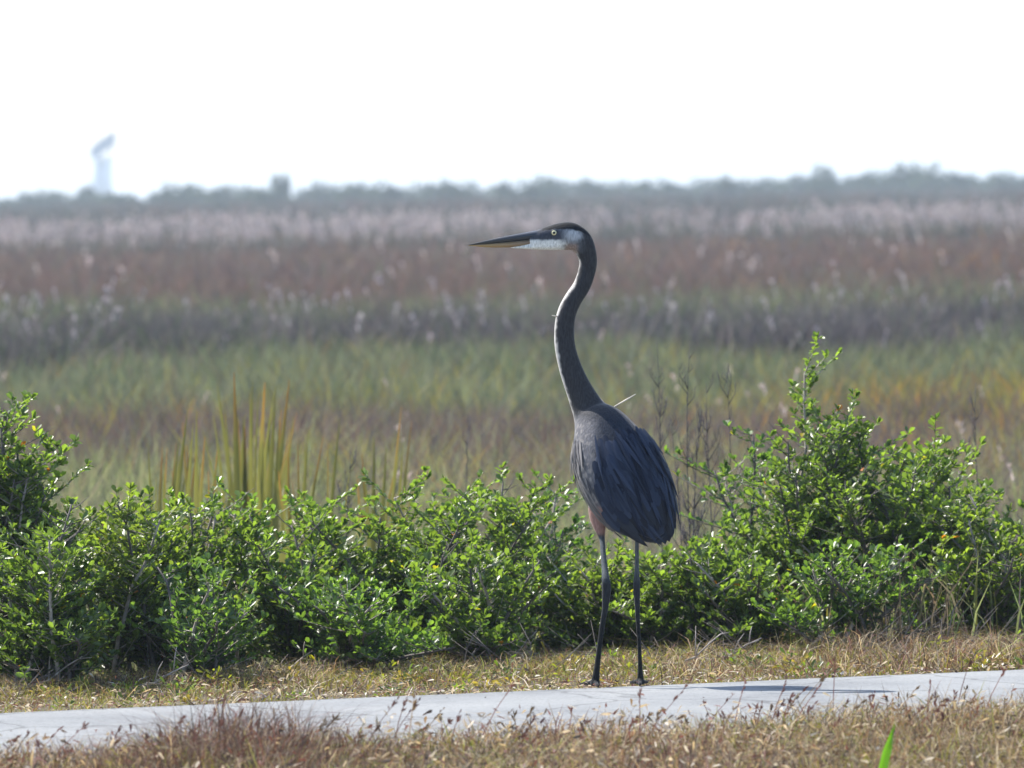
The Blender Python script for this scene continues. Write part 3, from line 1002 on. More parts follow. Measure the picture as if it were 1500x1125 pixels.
# leaf litter and straw bits
def litter(name, N, s0, s1, o0, o1, z, L, W, cols, label, flat=0.35):
    s = RNG.uniform(s0, s1, N); o_ = RNG.uniform(o0, o1, N)
    x = E0.x + pd.x * s + pn.x * o_; y = E0.y + pd.y * s + pn.y * o_
    onp = (o_ < 0) & (o_ > -PATH_W)
    zz = np.where(onp, 0.006, gz(x, y) + 0.006) + RNG.uniform(0, 1, N) * z
    pos = np.stack([x, y, zz], 1)
    dv = RNG.normal(0, 1, (N, 3)); dv[:, 2] *= flat; dv /= np.linalg.norm(dv, axis=1, keepdims=True)
    nr = RNG.normal(0, flat, (N, 3)); nr[:, 2] += 1
    c = np.asarray(cols)[RNG.integers(0, len(cols), N)] * RNG.uniform(.7, 1.25, (N, 1))
    v, f, cc = leaf_arrays(pos, dv, nr, L * RNG.uniform(.5, 1.3, N), W * RNG.uniform(.5, 1.3, N), c)
    return tag(link(bpy.data.objects.new(name, np_mesh(name, v, [f], MAT_DRY, cc))), label, 'litter', kind='stuff')


litter('leaf_litter', 7500, -2.4, 5.6, -0.04, 1.4, 0.03, 0.026, 0.007, [TAN, LSTRAW, RED, (0.55, 0.5, 0.42), DBR], 'dry leaf bits and straw along the far path edge')
litter('edge_crumbs', 1500, -2.4, 5.6, -0.09, 0.05, 0.008, 0.014, 0.008, [(0.5, 0.47, 0.42), RED, DBR, (0.42, 0.36, 0.3)], 'pale crumbs and dead leaf scraps on the far edge of the path')
litter('path_specks', 70, -2.4, 5.6, -1.5, -0.05, 0.002, 0.012, 0.007, [DBR, (0.05, 0.05, 0.05), (0.5, 0.5, 0.48)], 'few dark specks lying on the pale path', flat=0.1)
litter('foreground_litter', 11000, -2.0, 5.0, -PATH_W - 1.9, -PATH_W - 0.05, 0.1, 0.024, 0.007, [LSTRAW, TAN, (0.55, 0.48, 0.38), RED, DBR], 'curled straw-coloured leaves caught in the foreground grass', flat=0.7)


# seed stems leaning over the near edge of the path: each a slim stalk with dark spikelets
def seed_stems(n):
    bmv, f4, cs = [], [], []
    V, F, C = [], [], []
    for i in range(n):
        s = RNG.uniform(-1.5, 4.6); o_ = -PATH_W - RNG.uniform(0.05, 0.9)
        x = E0.x + pd.x * s + pn.x * o_; y = E0.y + pd.y * s + pn.y * o_
        z0 = float(gz(x, y))
        h = 0.06 + 0.12 * RNG.uniform() ** 1.7
        px = px_of(x, y)
        if px > 1150: h *= 1.1
        az = RNG.normal(0.15, 0.8)
        ln = RNG.uniform(0.2, 1.0)
        tip = np.array([x + math.cos(az) * ln * h, y + math.sin(az) * ln * h * 0.5, z0 + h])
        b0 = np.array([x, y, z0])
        w = 0.0011
        side = np.array([1.0, 0.2, 0]) * w
        col = np.array(RED) * RNG.uniform(.6, 1.3) if RNG.uniform() < .6 else np.array(TAN) * RNG.uniform(.5, 1.1)
        k = len(V); m_ = b0 * .45 + tip * .55 + np.array([0, 0, .012])
        V += [b0 - side, b0 + side, m_ - side, m_ + side, tip - side * .6, tip + side * .6]
        C += [col] * 6
        F += [(k, k + 1, k + 3, k + 2), (k + 2, k + 3, k + 5, k + 4)]
        for j in range(RNG.integers(4, 10)):
            q = RNG.uniform(.35, 1.0)
            p = m_ + (tip - m_) * q
            dvec = (tip - m_); dvec = dvec / np.linalg.norm(dvec) + RNG.normal(0, .35, 3); dvec /= np.linalg.norm(dvec)
            ll = RNG.uniform(.008, .02)
            sd = np.cross(dvec, [0.1, 1, 0.1]); sd = sd / np.linalg.norm(sd) * ll * .13
            k = len(V)
            V += [p, p + dvec * ll * .5 + sd, p + dvec * ll, p + dvec * ll * .5 - sd]
            C += [col * RNG.uniform(.6, 1.2)] * 4
            F.append((k, k + 1, k + 2, k + 3))
    o = link(bpy.data.objects.new('seed_stems', np_mesh('seed_stems', np.array(V), [np.array(F)], MAT_DRY, np.array(C))))
    tag(o, 'slim reddish seed stems leaning over the near edge of the path', 'grass', kind='stuff')


seed_stems(300)


def green_blade():
    d = 15.9
    a = at_ground(1284, d, 0); a.z = float(gz(a.x, a.y)) - 0.01
    e = P(1312, 1058, d)
    vs, fs, cs = [], [], []
    w = 0.0095
    for i in range(8):
        q = i / 7
        p = a.lerp(e, q) + Vector((-0.008 * math.sin(q * 3.1), 0, 0))
        ww = w * (0.75 + 0.3 * math.sin(q * 2.6)) * (1 if q < .72 else max(0.04, (1 - q) / 0.28))
        rv = Vector((1, 0.25, 0)).normalized()
        vs += [p - rv * ww, p + Vector((0, 0.004, 0)), p + rv * ww]
        c = np.array([0.09, 0.2, 0.02])
        cs += [c * 1.1, c * 0.8, c * 1.1]
    for i in range(7):
        k = i * 3
        fs += [(k, k + 1, k + 4, k + 3), (k + 1, k + 2, k + 5, k + 4)]
    o = link(bpy.data.objects.new('grass_blade', np_mesh('grass_blade', np.array([list(v) for v in vs]), [np.array(fs)], MAT_LEAF, np.array(cs), smooth=True)))
    tag(o, 'single broad bright green leaf blade in the foreground grass at lower right', 'leaf')


green_blade()


def stone(px, py, size, label, seed):
    c = ground_hit(px, py, -0.02)
    r = random.Random(seed)
    b = bmesh.new()
    bmesh.ops.create_icosphere(b, subdivisions=2, radius=size)
    for v in b.verts:
        nn = noise.noise(v.co * (1.1 / size) + Vector((seed * 3.1, 0, 0)))
        v.co *= 1 + 0.35 * nn
        v.co.z *= 0.62
        v.co.x *= 1.25
    o = bm_obj('stone', b, MAT_STONE, smooth=False)
    o.location = (c.x, c.y, float(gz(c.x, c.y)) + size * 0.4)
    tag(o, label, 'stone', 'grey stones at the far path edge')


stone(384, 1022, 0.013, 'largest grey stone at the far path edge left of the middle', 1)
stone(402, 1021, 0.010, 'grey stone right beside the largest one at the path edge', 2)
stone(310, 1028, 0.008, 'small grey stone left of the largest at the path edge', 3)
stone(268, 1030, 0.007, 'leftmost tiny grey stone at the far path edge', 4)


# ------------------------------------------------------------------ the heron
def vm(name, rough=0.7, feather=True, spec=0.08):
    m, n, b, out = new_mat(name)
    at = n.nodes.new('ShaderNodeAttribute'); at.attribute_name = 'Col'
    tc = n.nodes.new('ShaderNodeTexCoord')
    mp = n.nodes.new('ShaderNodeMapping'); mp.inputs['Scale'].default_value = (260, 260, 70)
    n.links.new(tc.outputs['Object'], mp.inputs['Vector'])
    t = n.nodes.new('ShaderNodeTexNoise'); t.inputs['Scale'].default_value = 1.0; t.inputs['Detail'].default_value = 3
    n.links.new(mp.outputs[0], t.inputs['Vector'])
    r = ramp(n, t.outputs['Fac'], [(0.3, (0.72, 0.72, 0.72)), (0.7, (1.3, 1.3, 1.3))])
    mx = n.nodes.new('ShaderNodeMix'); mx.data_type, mx.blend_type = 'RGBA', 'MULTIPLY'; mx.inputs['Factor'].default_value = 1
    n.links.new(at.outputs['Color'], mx.inputs['A']); n.links.new(r.outputs[0], mx.inputs['B'])
    n.links.new(mx.outputs['Result'], b.inputs['Base Color'])
    b.inputs['Roughness'].default_value = rough
    b.inputs['Specular IOR Level'].default_value = spec
    b.inputs['Sheen Weight'].default_value = 0.18 if feather else 0.0
    b.inputs['Sheen Roughness'].default_value = 0.35
    bump(n, b, t.outputs['Fac'], 0.5 if feather else 0.3, 0.003)
    return m


MAT_BODY = vm('heron_plumage')


def feather_mat(name, c1, c2, rough=0.55):
    m, n, b, out = new_mat(name)
    oi = n.nodes.new('ShaderNodeObjectInfo')
    r = ramp(n, oi.outputs['Random'], [(0.0, c1), (1.0, c2)])
    tc = n.nodes.new('ShaderNodeTexCoord')
    w = n.nodes.new('ShaderNodeTexWave'); w.inputs['Scale'].default_value = 9; w.inputs['Distortion'].default_value = 1.5
    n.links.new(tc.outputs['Object'], w.inputs['Vector'])
    r2 = ramp(n, w.outputs['Fac'], [(0.0, (0.85, 0.85, 0.85)), (1.0, (1.12, 1.12, 1.12))])
    mx = n.nodes.new('ShaderNodeMix'); mx.data_type, mx.blend_type = 'RGBA', 'MULTIPLY'; mx.inputs['Factor'].default_value = 1
    n.links.new(r.outputs[0], mx.inputs['A']); n.links.new(r2.outputs[0], mx.inputs['B'])
    n.links.new(mx.outputs['Result'], b.inputs['Base Color'])
    b.inputs['Roughness'].default_value = rough
    b.inputs['Specular IOR Level'].default_value = 0.08
    b.inputs['Sheen Weight'].default_value = 0.04
    return m


F_BLUE = feather_mat('slate_feather', (0.006, 0.010, 0.023), (0.030, 0.042, 0.074))
F_DARK = feather_mat('flight_feather', (0.012, 0.015, 0.024), (0.024, 0.03, 0.044))
F_PALE = feather_mat('breast_plume', (0.05, 0.052, 0.065), (0.26, 0.24, 0.23))
F_RUST = feather_mat('thigh_feather', (0.2, 0.11, 0.09), (0.3, 0.18, 0.15))

HP = lambda px, py, yo=0.0: P(px, py, HERON_D + yo)
PXM = HERON_D / FPX
# spine stations: px, py, depth offset, half width in the picture plane (px), half depth (px)
CHIN = [(747, 362.8, 0.075, 0.7, 1.2), (758, 362.0, 0.075, 2.2, 3.0), (772, 360.8, 0.075, 4.4, 5.2), (788, 358.8, 0.075, 7.2, 7.6), (806, 356.5, 0.075, 10.3, 10.5), (824, 354, 0.075, 12, 11.5)]
SPINE = [
    (776, 352.5, 0.075, 9.0, 7), (786, 351.5, 0.075, 13.3, 9.5), (803, 349, 0.075, 17.0, 12.0), (820, 346.5, 0.075, 19.8, 13.5), (837, 346.5, 0.075, 20.5, 13.5),
    (852, 356, 0.08, 17.5, 13), (861, 377, 0.085, 13.5, 12.5), (860, 396, 0.09, 12.8, 12), (852, 419, 0.09, 12.8, 12), (838, 441, 0.09, 13.3, 12.5),
    (829, 463, 0.09, 14.2, 13), (826.5, 490, 0.09, 14.8, 13.5), (829, 515, 0.09, 15.5, 14), (838, 546, 0.09, 17.3, 15.5), (851.5, 578, 0.09, 20.5, 19),
    (865, 605, 0.085, 27, 26), (880, 630, 0.055, 44, 40), (893, 661, 0.035, 58, 50), (911, 699, 0.012, 62.5, 54), (931, 734, -0.01, 57, 47),
    (948, 759, -0.028, 43, 34), (961, 778, -0.04, 25, 20), (970, 790, -0.048, 9, 7),
]
NS = 6
spl = catmull(np.array(SPINE), NS)
cent = [HP(a, b_, c_) for a, b_, c_, _, _ in spl]
VIEW = fwd.copy()


def frame(i):
    t = (cent[min(i + 1, len(cent) - 1)] - cent[max(i - 1, 0)]).normalized()
    e1 = t.cross(VIEW).normalized()          # in the picture plane, across the axis
    e2 = e1.cross(t).normalized()            # away from the viewer
    if e2.dot(VIEW) < 0: e2 = -e2
    return t, e1, e2


def surf(s, th, lift=0.0):
    """point, outward normal and tailward tangent on the spine loft; s in station units, th=0 right/back edge, 90deg towards viewer"""
    f = min(max(s * NS, 0), len(cent) - 1.001)
    i = int(f); q = f - i
    c = cent[i].lerp(cent[i + 1], q)
    a = (spl[i][3] * (1 - q) + spl[i + 1][3] * q) * PXM
    b_ = (spl[i][4] * (1 - q) + spl[i + 1][4] * q) * PXM
    t, e1, e2 = frame(i)
    sgn = 1 if e1.dot(RT) > 0 else -1
    e1 = e1 * sgn
    p = c + e1 * (a * math.cos(th)) - e2 * (b_ * math.sin(th))
    n = (e1 * (math.cos(th) / a) - e2 * (math.sin(th) / b_)).normalized()
    return p + n * lift, n, t


def loft(bm, stations, seg=20):
    rings = []
    cs = [HP(a, b_, c_) for a, b_, c_, _, _ in stations]
    for i, st in enumerate(stations):
        t = (cs[min(i + 1, len(cs) - 1)] - cs[max(i - 1, 0)]).normalized()
        e1 = t.cross(VIEW)
        if e1.length < 0.05: e1 = RT.copy()
        e1.normalize(); e2 = e1.cross(t).normalized()
        rings.append([bm.verts.new(cs[i] + e1 * (st[3] * PXM * math.cos(6.2832 * k / seg)) + e2 * (st[4] * PXM * math.sin(6.2832 * k / seg))) for k in range(seg)])
    for r0, r1 in zip(rings, rings[1:]):
        for k in range(seg):
            bm.faces.new((r0[k], r0[(k + 1) % seg], r1[(k + 1) % seg], r1[k]))
    bm.faces.new(rings[0][::-1]); bm.faces.new(rings[-1])


FL, FR = ground_hit(871.5, 1006.5, 0.0), ground_hit(938, 1004.5, 0.0)
heron_base = Vector(((FL.x + FR.x) / 2, (FL.y + FR.y) / 2, 0))
heron = empty('heron', heron_base)
tag(heron, 'tall grey-blue heron standing at the path edge, head in profile to the left', 'heron')

bm = bmesh.new()
loft(bm, [tuple(r_) for r_ in spl], 28)
loft(bm, [tuple(r_) for r_ in catmull(np.array(CHIN), 4)], 16)
yl, yr = FL.y / math.cos(PITCH) - 0.0, FR.y
dl = (FL - CPOS).dot(fwd) - HERON_D
dr_ = (FR - CPOS).dot(fwd) - HERON_D
LEGL = [(890, 718, 0.03, 22, 22), (880, 742, 0.03, 19, 17), (877, 760, 0.025, 13.5, 13), (879.5, 778, 0.015, 7.5, 8), (882, 790, 0.01, 4.3, 4.5), (883.5, 808, dl * .2, 4.1, 4.2), (885.5, 830, dl * .6, 4.6, 4.6), (887.5, 850, dl, 6.2, 6.4),
        (888.5, 862, dl, 7.0, 7.4), (887.8, 874, dl, 6.3, 6.6), (886.5, 890, dl, 4.8, 5), (883, 912, dl, 4.3, 4.4), (879, 940, dl, 4.0, 4.1), (875.5, 970, dl, 4.2, 4.3), (873, 990, dl, 5.5, 5.5), (871.8, 1000, dl, 6.8, 6.8), (871.5, 1005, dl, 7.5, 8)]
LEGR = [(915, 742, dr_, 22, 22), (925, 762, dr_, 12, 12), (931, 776, dr_, 6, 6), (932.7, 786, dr_, 3.4, 3.6), (933, 808, dr_, 3.1, 3.3), (933, 832, dr_, 3.4, 3.6), (932.6, 850, dr_, 4.8, 5), (932.6, 862, dr_, 5.2, 5.6), (933, 876, dr_, 4.6, 5),
        (933.6, 893, dr_, 3.8, 4), (935, 918, dr_, 3.3, 3.5), (936.5, 945, dr_, 3.1, 3.3), (937.5, 972, dr_, 3.4, 3.5), (938, 989, dr_, 4.5, 4.6), (938, 998, dr_, 5.6, 6), (938, 1003, dr_, 6.4, 7)]
loft(bm, [tuple(r_) for r_ in catmull(np.array(LEGL), 3)], 14)
loft(bm, [tuple(r_) for r_ in catmull(np.array(LEGR), 3)], 14)
# toes: three forward, one back, with joints, resting on the path
for F_, hd in ((FL, 1.85), (FR, 1.6)):
    for da, ln in ((-0.4, 0.062), (0.02, 0.075), (0.42, 0.062), (3.05, 0.045)):
        a = hd + da
        u = Vector((math.cos(a), math.sin(a), 0))
        pts, rad = [], []
        for q, zz, rr in ((0, .012, .0085), (.25, .0125, .0062), (.38, .009, .0066), (.6, .0085, .0052), (.72, .0072, .0056), (.9, .006, .0042), (1.02, .0035, .002)):
            pts.append(Vector((F_.x, F_.y, 0)) + u * ln * q + Vector((0, 0, zz))); rad.append(rr)
        tube(bm, pts, rad, 8)
me = bpy.data.meshes.new('body_raw'); bm.to_mesh(me); bm.free()
tmp = bpy.data.objects.new('body_raw', me); COL.objects.link(tmp)
md = tmp.modifiers.new('r', 'REMESH'); md.mode = 'VOXEL'; md.voxel_size = 0.0024; md.use_smooth_shade = True
m2 = tmp.modifiers.new('s', 'SMOOTH'); m2.factor = 0.5; m2.iterations = 4
dg = bpy.context.evaluated_depsgraph_get()
body_me = bpy.data.meshes.new_from_object(tmp.evaluated_get(dg))
bpy.data.objects.remove(tmp)
body_me.name = 'body'
nv = len(body_me.vertices)
co = np.empty(nv * 3, dtype=np.float32); body_me.vertices.foreach_get('co', co); co = co.reshape(-1, 3)
rel = co - np.array(CPOS)
dd = rel @ np.array(fwd)
qx = 750 + rel @ np.array(RT) / dd * FPX
qy = 562.5 - rel @ np.array(UP) / dd * FPX
bc = np.zeros((nv, 3), dtype=np.float32)


def sstep(a, b_, x):
    t = np.clip((x - a) / (b_ - a), 0, 1); return t * t * (3 - 2 * t)


def blend(mask, c):
    global bc
    bc = bc * (1 - mask[:, None]) + np.array(c, dtype=np.float32)[None] * mask[:, None]


wob = np.array([noise.noise(Vector(c * 90.0)) for c in co[::1].astype(float)], dtype=np.float32) if nv < 160000 else np.zeros(nv)
one = np.ones(nv)
blend(one, (0.018, 0.024, 0.038))                                               # slate body
neck = 1 - sstep(585, 640, qy + wob * 8 + (qx - 868) * 0.4)
blend(neck, (0.034, 0.034, 0.038))
blend(neck * (1 - sstep(-6, -1.0, (qx - np.interp(qy, [360, 386, 419, 441, 463, 490, 546, 578, 617], [842, 851, 843, 827, 817, 814, 823, 833, 843])) - 3 + wob * 2)), (0.42, 0.4, 0.38))  # pale neck front; the thin line also paints in the sun's rim light
breast = sstep(606, 626, qy) * (1 - sstep(0, 26, qx - np.interp(qy, [610, 660, 700, 740, 770], [858, 862, 866, 882, 884]) + wob * 9)) * (1 - sstep(745, 775, qy))
blend(breast, (0.11, 0.108, 0.118))
blend(breast * sstep(0.0, 0.45, wob) * 0.5, (0.28, 0.26, 0.245))
thigh = sstep(735, 752, qy + wob * 5) * (1 - sstep(780, 790, qy)) * (1 - sstep(888, 900, qx))
blend(thigh, (0.26, 0.15, 0.125))
blend(sstep(778, 790, qy) * ((qx < 905) | (np.abs(qx - 933) < 9) & (dd - HERON_D > -0.2)), (0.05, 0.06, 0.068))
blend(sstep(770, 780, qy) * (np.abs(qx - 933) < 7.5) * (dd - HERON_D > -0.2), (0.06, 0.066, 0.07))
blend(sstep(835, 862, qy), (0.02, 0.022, 0.026))
blend(sstep(885, 930, qy), (0.010, 0.011, 0.012))
# head
hd_ = (qy < 372) & (qx < 866)
blend(hd_ * (1 - sstep(364, 374, qy)) * (1 - sstep(836, 862, qx)), (0.12, 0.13, 0.15))
blend(hd_ * sstep(349.5, 353.5, qy + wob * 1.5) * (1 - sstep(816, 836, qx + wob * 6)), (0.66, 0.66, 0.64))         # white chin and cheek
blend(hd_ * sstep(824, 832, qx + wob * 2) * (1 - sstep(842, 850, qx)) * sstep(352, 360, qy + wob * 3) * 0.6, (0.3, 0.2, 0.15))
blend(hd_ * sstep(820, 838, qx + wob * 4) * (1 - sstep(844, 858, qx + wob * 4)) * sstep(333, 340, qy + wob * 2) * (1 - sstep(346, 358, qy + wob * 3)) * 0.9, (0.4, 0.41, 0.43))
lore = hd_ * (1 - sstep(818, 828, qx)) * sstep(336, 338.5, qy) * (1 - sstep(349.5, 351.5, qy))
blend(lore, (0.05, 0.055, 0.07))
capline = np.interp(qx, [790, 800, 815, 835, 850, 862], [338, 337.5, 336, 335.5, 339, 345])
cap = hd_ * (1 - sstep(-1.0, 1.2, qy - capline + wob)) * sstep(788, 796, qx)
blend(cap, (0.014, 0.015, 0.018))
at = body_me.color_attributes.new('Col', 'FLOAT_COLOR', 'POINT')
c4 = np.ones((nv, 4), dtype=np.float32); c4[:, :3] = bc
at.data.foreach_set('color', c4.ravel())
body_me.materials.clear(); body_me.materials.append(MAT_BODY)
body_me.polygons.foreach_set('use_smooth', np.ones(len(body_me.polygons), dtype=bool))
body = link(bpy.data.objects.new('body', body_me), heron)


# bill
def bill_half(name, prof, cols, rough):
    """prof: px, top, bottom, half depth"""
    m, n, b, out = new_mat(name + '_horn')
    tc = n.nodes.new('ShaderNodeAttribute'); tc.attribute_name = 'Col'
    n.links.new(tc.outputs['Color'], b.inputs['Base Color'])
    b.inputs['Roughness'].default_value = rough
    pr = catmull(np.array(prof, float), 4)
    V, F, C = [], [], []
    seg = 12
    for row in pr:
        x_, t_, b_, hw = row
        c_ = (t_ + b_) / 2; hh = abs(b_ - t_) / 2
        for k in range(seg):
            a = 6.2832 * k / seg
            p = HP(x_, c_ - hh * math.sin(a), 0.075) + VIEW * (hw * PXM * math.cos(a))
            V.append(list(p))
            u = (x_ - prof[-1][0]) / (prof[0][0] - prof[-1][0])
            C.append(np.array(cols[0]) * u + np.array(cols[1]) * (1 - u))
    for i in range(len(pr) - 1):
        for k in range(seg):
            F.append((i * seg + k, i * seg + (k + 1) % seg, (i + 1) * seg + (k + 1) % seg, (i + 1) * seg + k))
    me_ = np_mesh(name, np.array(V), [np.array(F)], m, np.array(C), smooth=True)
    return link(bpy.data.objects.new(name, me_), heron)


ub = bill_half('upper_bill', [(800, 335, 350.5, 9), (786, 337.8, 350.3, 7.8), (765, 341.6, 352.6, 6), (740, 346.2, 355.2, 4.6), (715, 351.5, 357.4, 3), (697, 355.6, 358.7, 1.8), (685.5, 358.6, 359.4, .5)], [(0.02, 0.028, 0.045), (0.03, 0.026, 0.02)], 0.3)
lb = bill_half('lower_bill', [(800, 350.3, 354, 8), (786, 350.4, 356.5, 7), (765, 352.7, 360.8, 5.4), (740, 355.3, 362.6, 4.2), (715, 357.5, 362.3, 2.8), (697, 358.8, 360.8, 1.7), (686, 359.3, 359.9, .5)], [(0.13, 0.1, 0.085), (0.42, 0.25, 0.08)], 0.4)


# eye: yellow iris ball with a dark pupil, on the near and far side
def eye(side):
    loc = HP(811.5, 341.2, 0.075) - VIEW * (side * 11.2 * PXM)
    b = bmesh.new()
    bmesh.ops.create_uvsphere(b, u_segments=16, v_segments=10, radius=4.4 * PXM)
    m, n, p, out = new_mat('eye_iris'); p.inputs['Base Color'].default_value = (0.66, 0.6, 0.36, 1); p.inputs['Roughness'].default_value = 0.15
    o = bm_obj('eye', b, m); o.location = loc
    o.parent = heron; o.matrix_parent_inverse = heron.matrix_world.inverted()
    b = bmesh.new()
    bmesh.ops.create_uvsphere(b, u_segments=12, v_segments=8, radius=2.1 * PXM)
    m, n, p, out = new_mat('eye_pupil'); p.inputs['Base Color'].default_value = (0.004, 0.004, 0.005, 1); p.inputs['Roughness'].default_value = 0.06
    q = bm_obj('pupil', b, m); q.parent = o
    q.location = -VIEW * (side * 3.2 * PXM)
    b = bmesh.new()                                    # dark ring of bare skin round the eye
    for k in range(20):
        pass
    pts = [RT * (math.cos(6.2832 * k / 20) * 4.3 * PXM) + UP * (math.sin(6.2832 * k / 20) * 4.1 * PXM) for k in range(21)]
    tube(b, pts, [0.9 * PXM] * 21, 6, cap=False)
    m, n, p, out = new_mat('eyelid'); p.inputs['Base Color'].default_value = (0.02, 0.024, 0.032, 1); p.inputs['Roughness'].default_value = 0.5
    l_ = bm_obj('eyelid', b, m); l_.parent = o
    l_.location = -VIEW * (side * 1.6 * PXM)


eye(1); eye(-1)


# feathers: unit length along +X, normal +Z, shared meshes
def feather_data(name, wid, mat, point=0.5, camber=0.12):
    xs = [0, .15, .4, .7, .9, 1.0]
    ws = [.25, .7, 1.0, .95, .55 if point < .6 else .35, .0]
    V, F = [], []
    for x_, w_ in zip(xs, ws):
        w2 = w_ * wid / 2
        z_ = -0.10 * x_ * x_
        V += [(x_ - (0.02 if x_ < 1 else 0), w2, z_ - camber * w2), (x_, 0, z_), (x_ - (0.02 if x_ < 1 else 0), -w2, z_ - camber * w2)]
    for i in range(len(xs) - 1):
        k = i * 3
        F += [(k, k + 1, k + 4, k + 3), (k + 1, k + 2, k + 5, k + 4)]
    me_ = np_mesh(name, np.array(V), [np.array(F)], mat, smooth=True)
    return me_


FD_COV = feather_data('feather', 0.5, F_BLUE, .5, .35)
FD_TAIL = feather_data('tail_feather', 0.34, F_DARK, .5, .3)
FD_SCAP = feather_data('feather', 0.34, F_BLUE, .7, .5)
FD_PRIM = feather_data('feather', 0.19, F_DARK, .5, .3)
FD_LONG = feather_data('plume', 0.075, F_BLUE, .8, .3)
FD_PLUME = feather_data('plume', 0.085, F_PALE, .8, .3)
FD_THIGH = feather_data('feather', 0.3, F_RUST, .7, .5)


def put_feather(data, parent, s, th, length, lift=0.001, twist=0.0, tilt=0.06, lo=0.0):
    p0, n, t = surf(s, th, 0.0)
    t = (surf(min(s + 0.25, 21.95), th)[0] - surf(s - 0.1, th)[0]).normalized()
    q_ = (surf(s, th + 0.05)[0] - surf(s, th - 0.05)[0]).normalized()
    n3 = t.cross(q_).normalized()
    n = n3 if n3.dot(n) > 0 else -n3
    p = p0 + n * lift
    b_ = n.cross(t)
    t2 = (t * math.cos(twist) + b_ * math.sin(twist)).normalized()
    n2 = (n * math.cos(tilt) - t2 * math.sin(tilt) * -1 * 0).normalized()
    x_ = (t2 + n * tilt).normalized(); y_ = n.cross(x_).normalized(); z_ = x_.cross(y_)
    m = Matrix((x_, y_, z_)).transposed().to_4x4() @ Matrix.Scale(length, 4)
    m.translation = p
    o = bpy.data.objects.new(data.name.split('.')[0], data)
    COL.objects.link(o); o.parent = parent
    o.matrix_parent_inverse = parent.matrix_world.inverted()
    o.matrix_world = m
    return o


def wing(th0, th1, s0, s1, lift):
    """folded wing: a shell of its own over the side of the body"""
    n1, n2 = 26, 16
    V, F = [], []
    for layer in (lift, 0.0005):
        for i in range(n1):
            for j in range(n2):
                u, v = i / (n1 - 1), j / (n2 - 1)
                s = s0 + (s1 - s0) * u
                mid = (th0 + th1) / 2; half = (th1 - th0) / 2
                shape = math.sin(min(1, u * 2.0 + 0.02) * math.pi / 2) * (1 - 0.25 * max(0, u - .6) / .4)
                th = mid + half * shape * (2 * v - 1)
                edge = (1 - (abs(2 * v - 1)) ** 4) * min(1, u * 2.2) ** 0.8
                p, n, t = surf(s, th, layer * (edge if layer > 0.001 else 1) + (0.0008 if layer > .001 else 0))
                V.append(list(p))
    A = n1 * n2
    for i in range(n1 - 1):
        for j in range(n2 - 1):
            k = i * n2 + j
            F.append((k, k + 1, k + n2 + 1, k + n2)); F.append((A + k, A + k + n2, A + k + n2 + 1, A + k + 1))
    for i in range(n1 - 1):
        for j in (0, n2 - 1):
            k = i * n2 + j
            F.append((k, k + n2, A + k + n2, A + k) if j == 0 else (k + n2, k, A + k, A + k + n2))
    for j in range(n2 - 1):
        for i in (0, n1 - 1):
            k = i * n2 + j
            F.append((k + 1, k, A + k, A + k + 1) if i == 0 else (k, k + 1, A + k + 1, A + k))
    me_ = np_mesh('wing', np.array(V), [np.array(F)], F_BLUE, smooth=True)
    return link(bpy.data.objects.new('wing', me_), heron)


rw = random.Random(77)
R_ = math.radians
lw = wing(R_(38), R_(146), 16.8, 21.7, 0.006)
rwg = wing(R_(-75), R_(34), 16.8, 21.6, 0.006)
for wobj, ta, tb_ in ((lw, 38, 150), (rwg, -40, 32)):
    ss = 16.7
    step = 0.27
    while ss < 19.0:
        f_ = (ss - 16.7) / 3.2
        ln = 0.042 + 0.045 * f_
        nn = max(2, int((tb_ - ta) / (13 - 3.0 * f_)))
        for j in range(nn):
            th = R_(ta + (tb_ - ta) * (j + 0.5 + 0.3 * rw.uniform(-1, 1)) / nn)
            if th > R_(105 + 70 * f_): continue
            put_feather(FD_COV, wobj, ss + rw.uniform(-.08, .08), th, ln * rw.uniform(.85, 1.15), 0.006 * min(1, f_ * 1.9) ** .8 + 0.0035, rw.uniform(-.08, .08), 0.05 + rw.uniform(-.01, .01))
        ss += step
    for j in range(11):                               # long secondaries and primaries towards the tail
        th = R_(ta + (tb_ - ta) * (j + .5) / 11)
        put_feather(FD_PRIM, wobj, 18.7 + 0.09 * (j % 4) + 0.5 * abs(j - 5) / 5, th, 0.115 * rw.uniform(.9, 1.1), 0.009, rw.uniform(-.06, .06), 0.02)
    for j in range(5):
        th = R_(ta + (tb_ - ta) * (j + .5) / 5)
        put_feather(FD_PRIM, wobj, 20.3, th, 0.03 * rw.uniform(.9, 1.1), 0.008, rw.uniform(-.1, .1), -0.16)
# long scapulars down the middle of the back
for j in range(34):
    put_feather(FD_SCAP, lw, 16.6 + rw.uniform(0, 2.6), R_(rw.uniform(15, 80)), 0.085 * rw.uniform(.8, 1.2), 0.0105, rw.uniform(-.15, .15), 0.0)
for j in range(40):                               # loose hanging back plumes
    put_feather(FD_LONG, lw if j % 3 else rwg, 16.5 + rw.uniform(0, 2.9), R_(rw.uniform(-10, 110)), 0.13 * rw.uniform(.7, 1.2), 0.012, rw.uniform(-.2, .2), 0.015)
for j in range(9):                                # wisps off the outline of breast and back
    put_feather(FD_PLUME, body, 16.2 + rw.uniform(0, 3.0), R_(rw.uniform(170, 186)), 0.045 * rw.uniform(.7, 1.2), 0.002, rw.uniform(-.2, .2), 0.16)
    put_feather(FD_LONG, rwg, 17.2 + rw.uniform(0, 3.2), R_(rw.uniform(-8, 10)), 0.045 * rw.uniform(.7, 1.2), 0.006, rw.uniform(-.2, .2), 0.12)
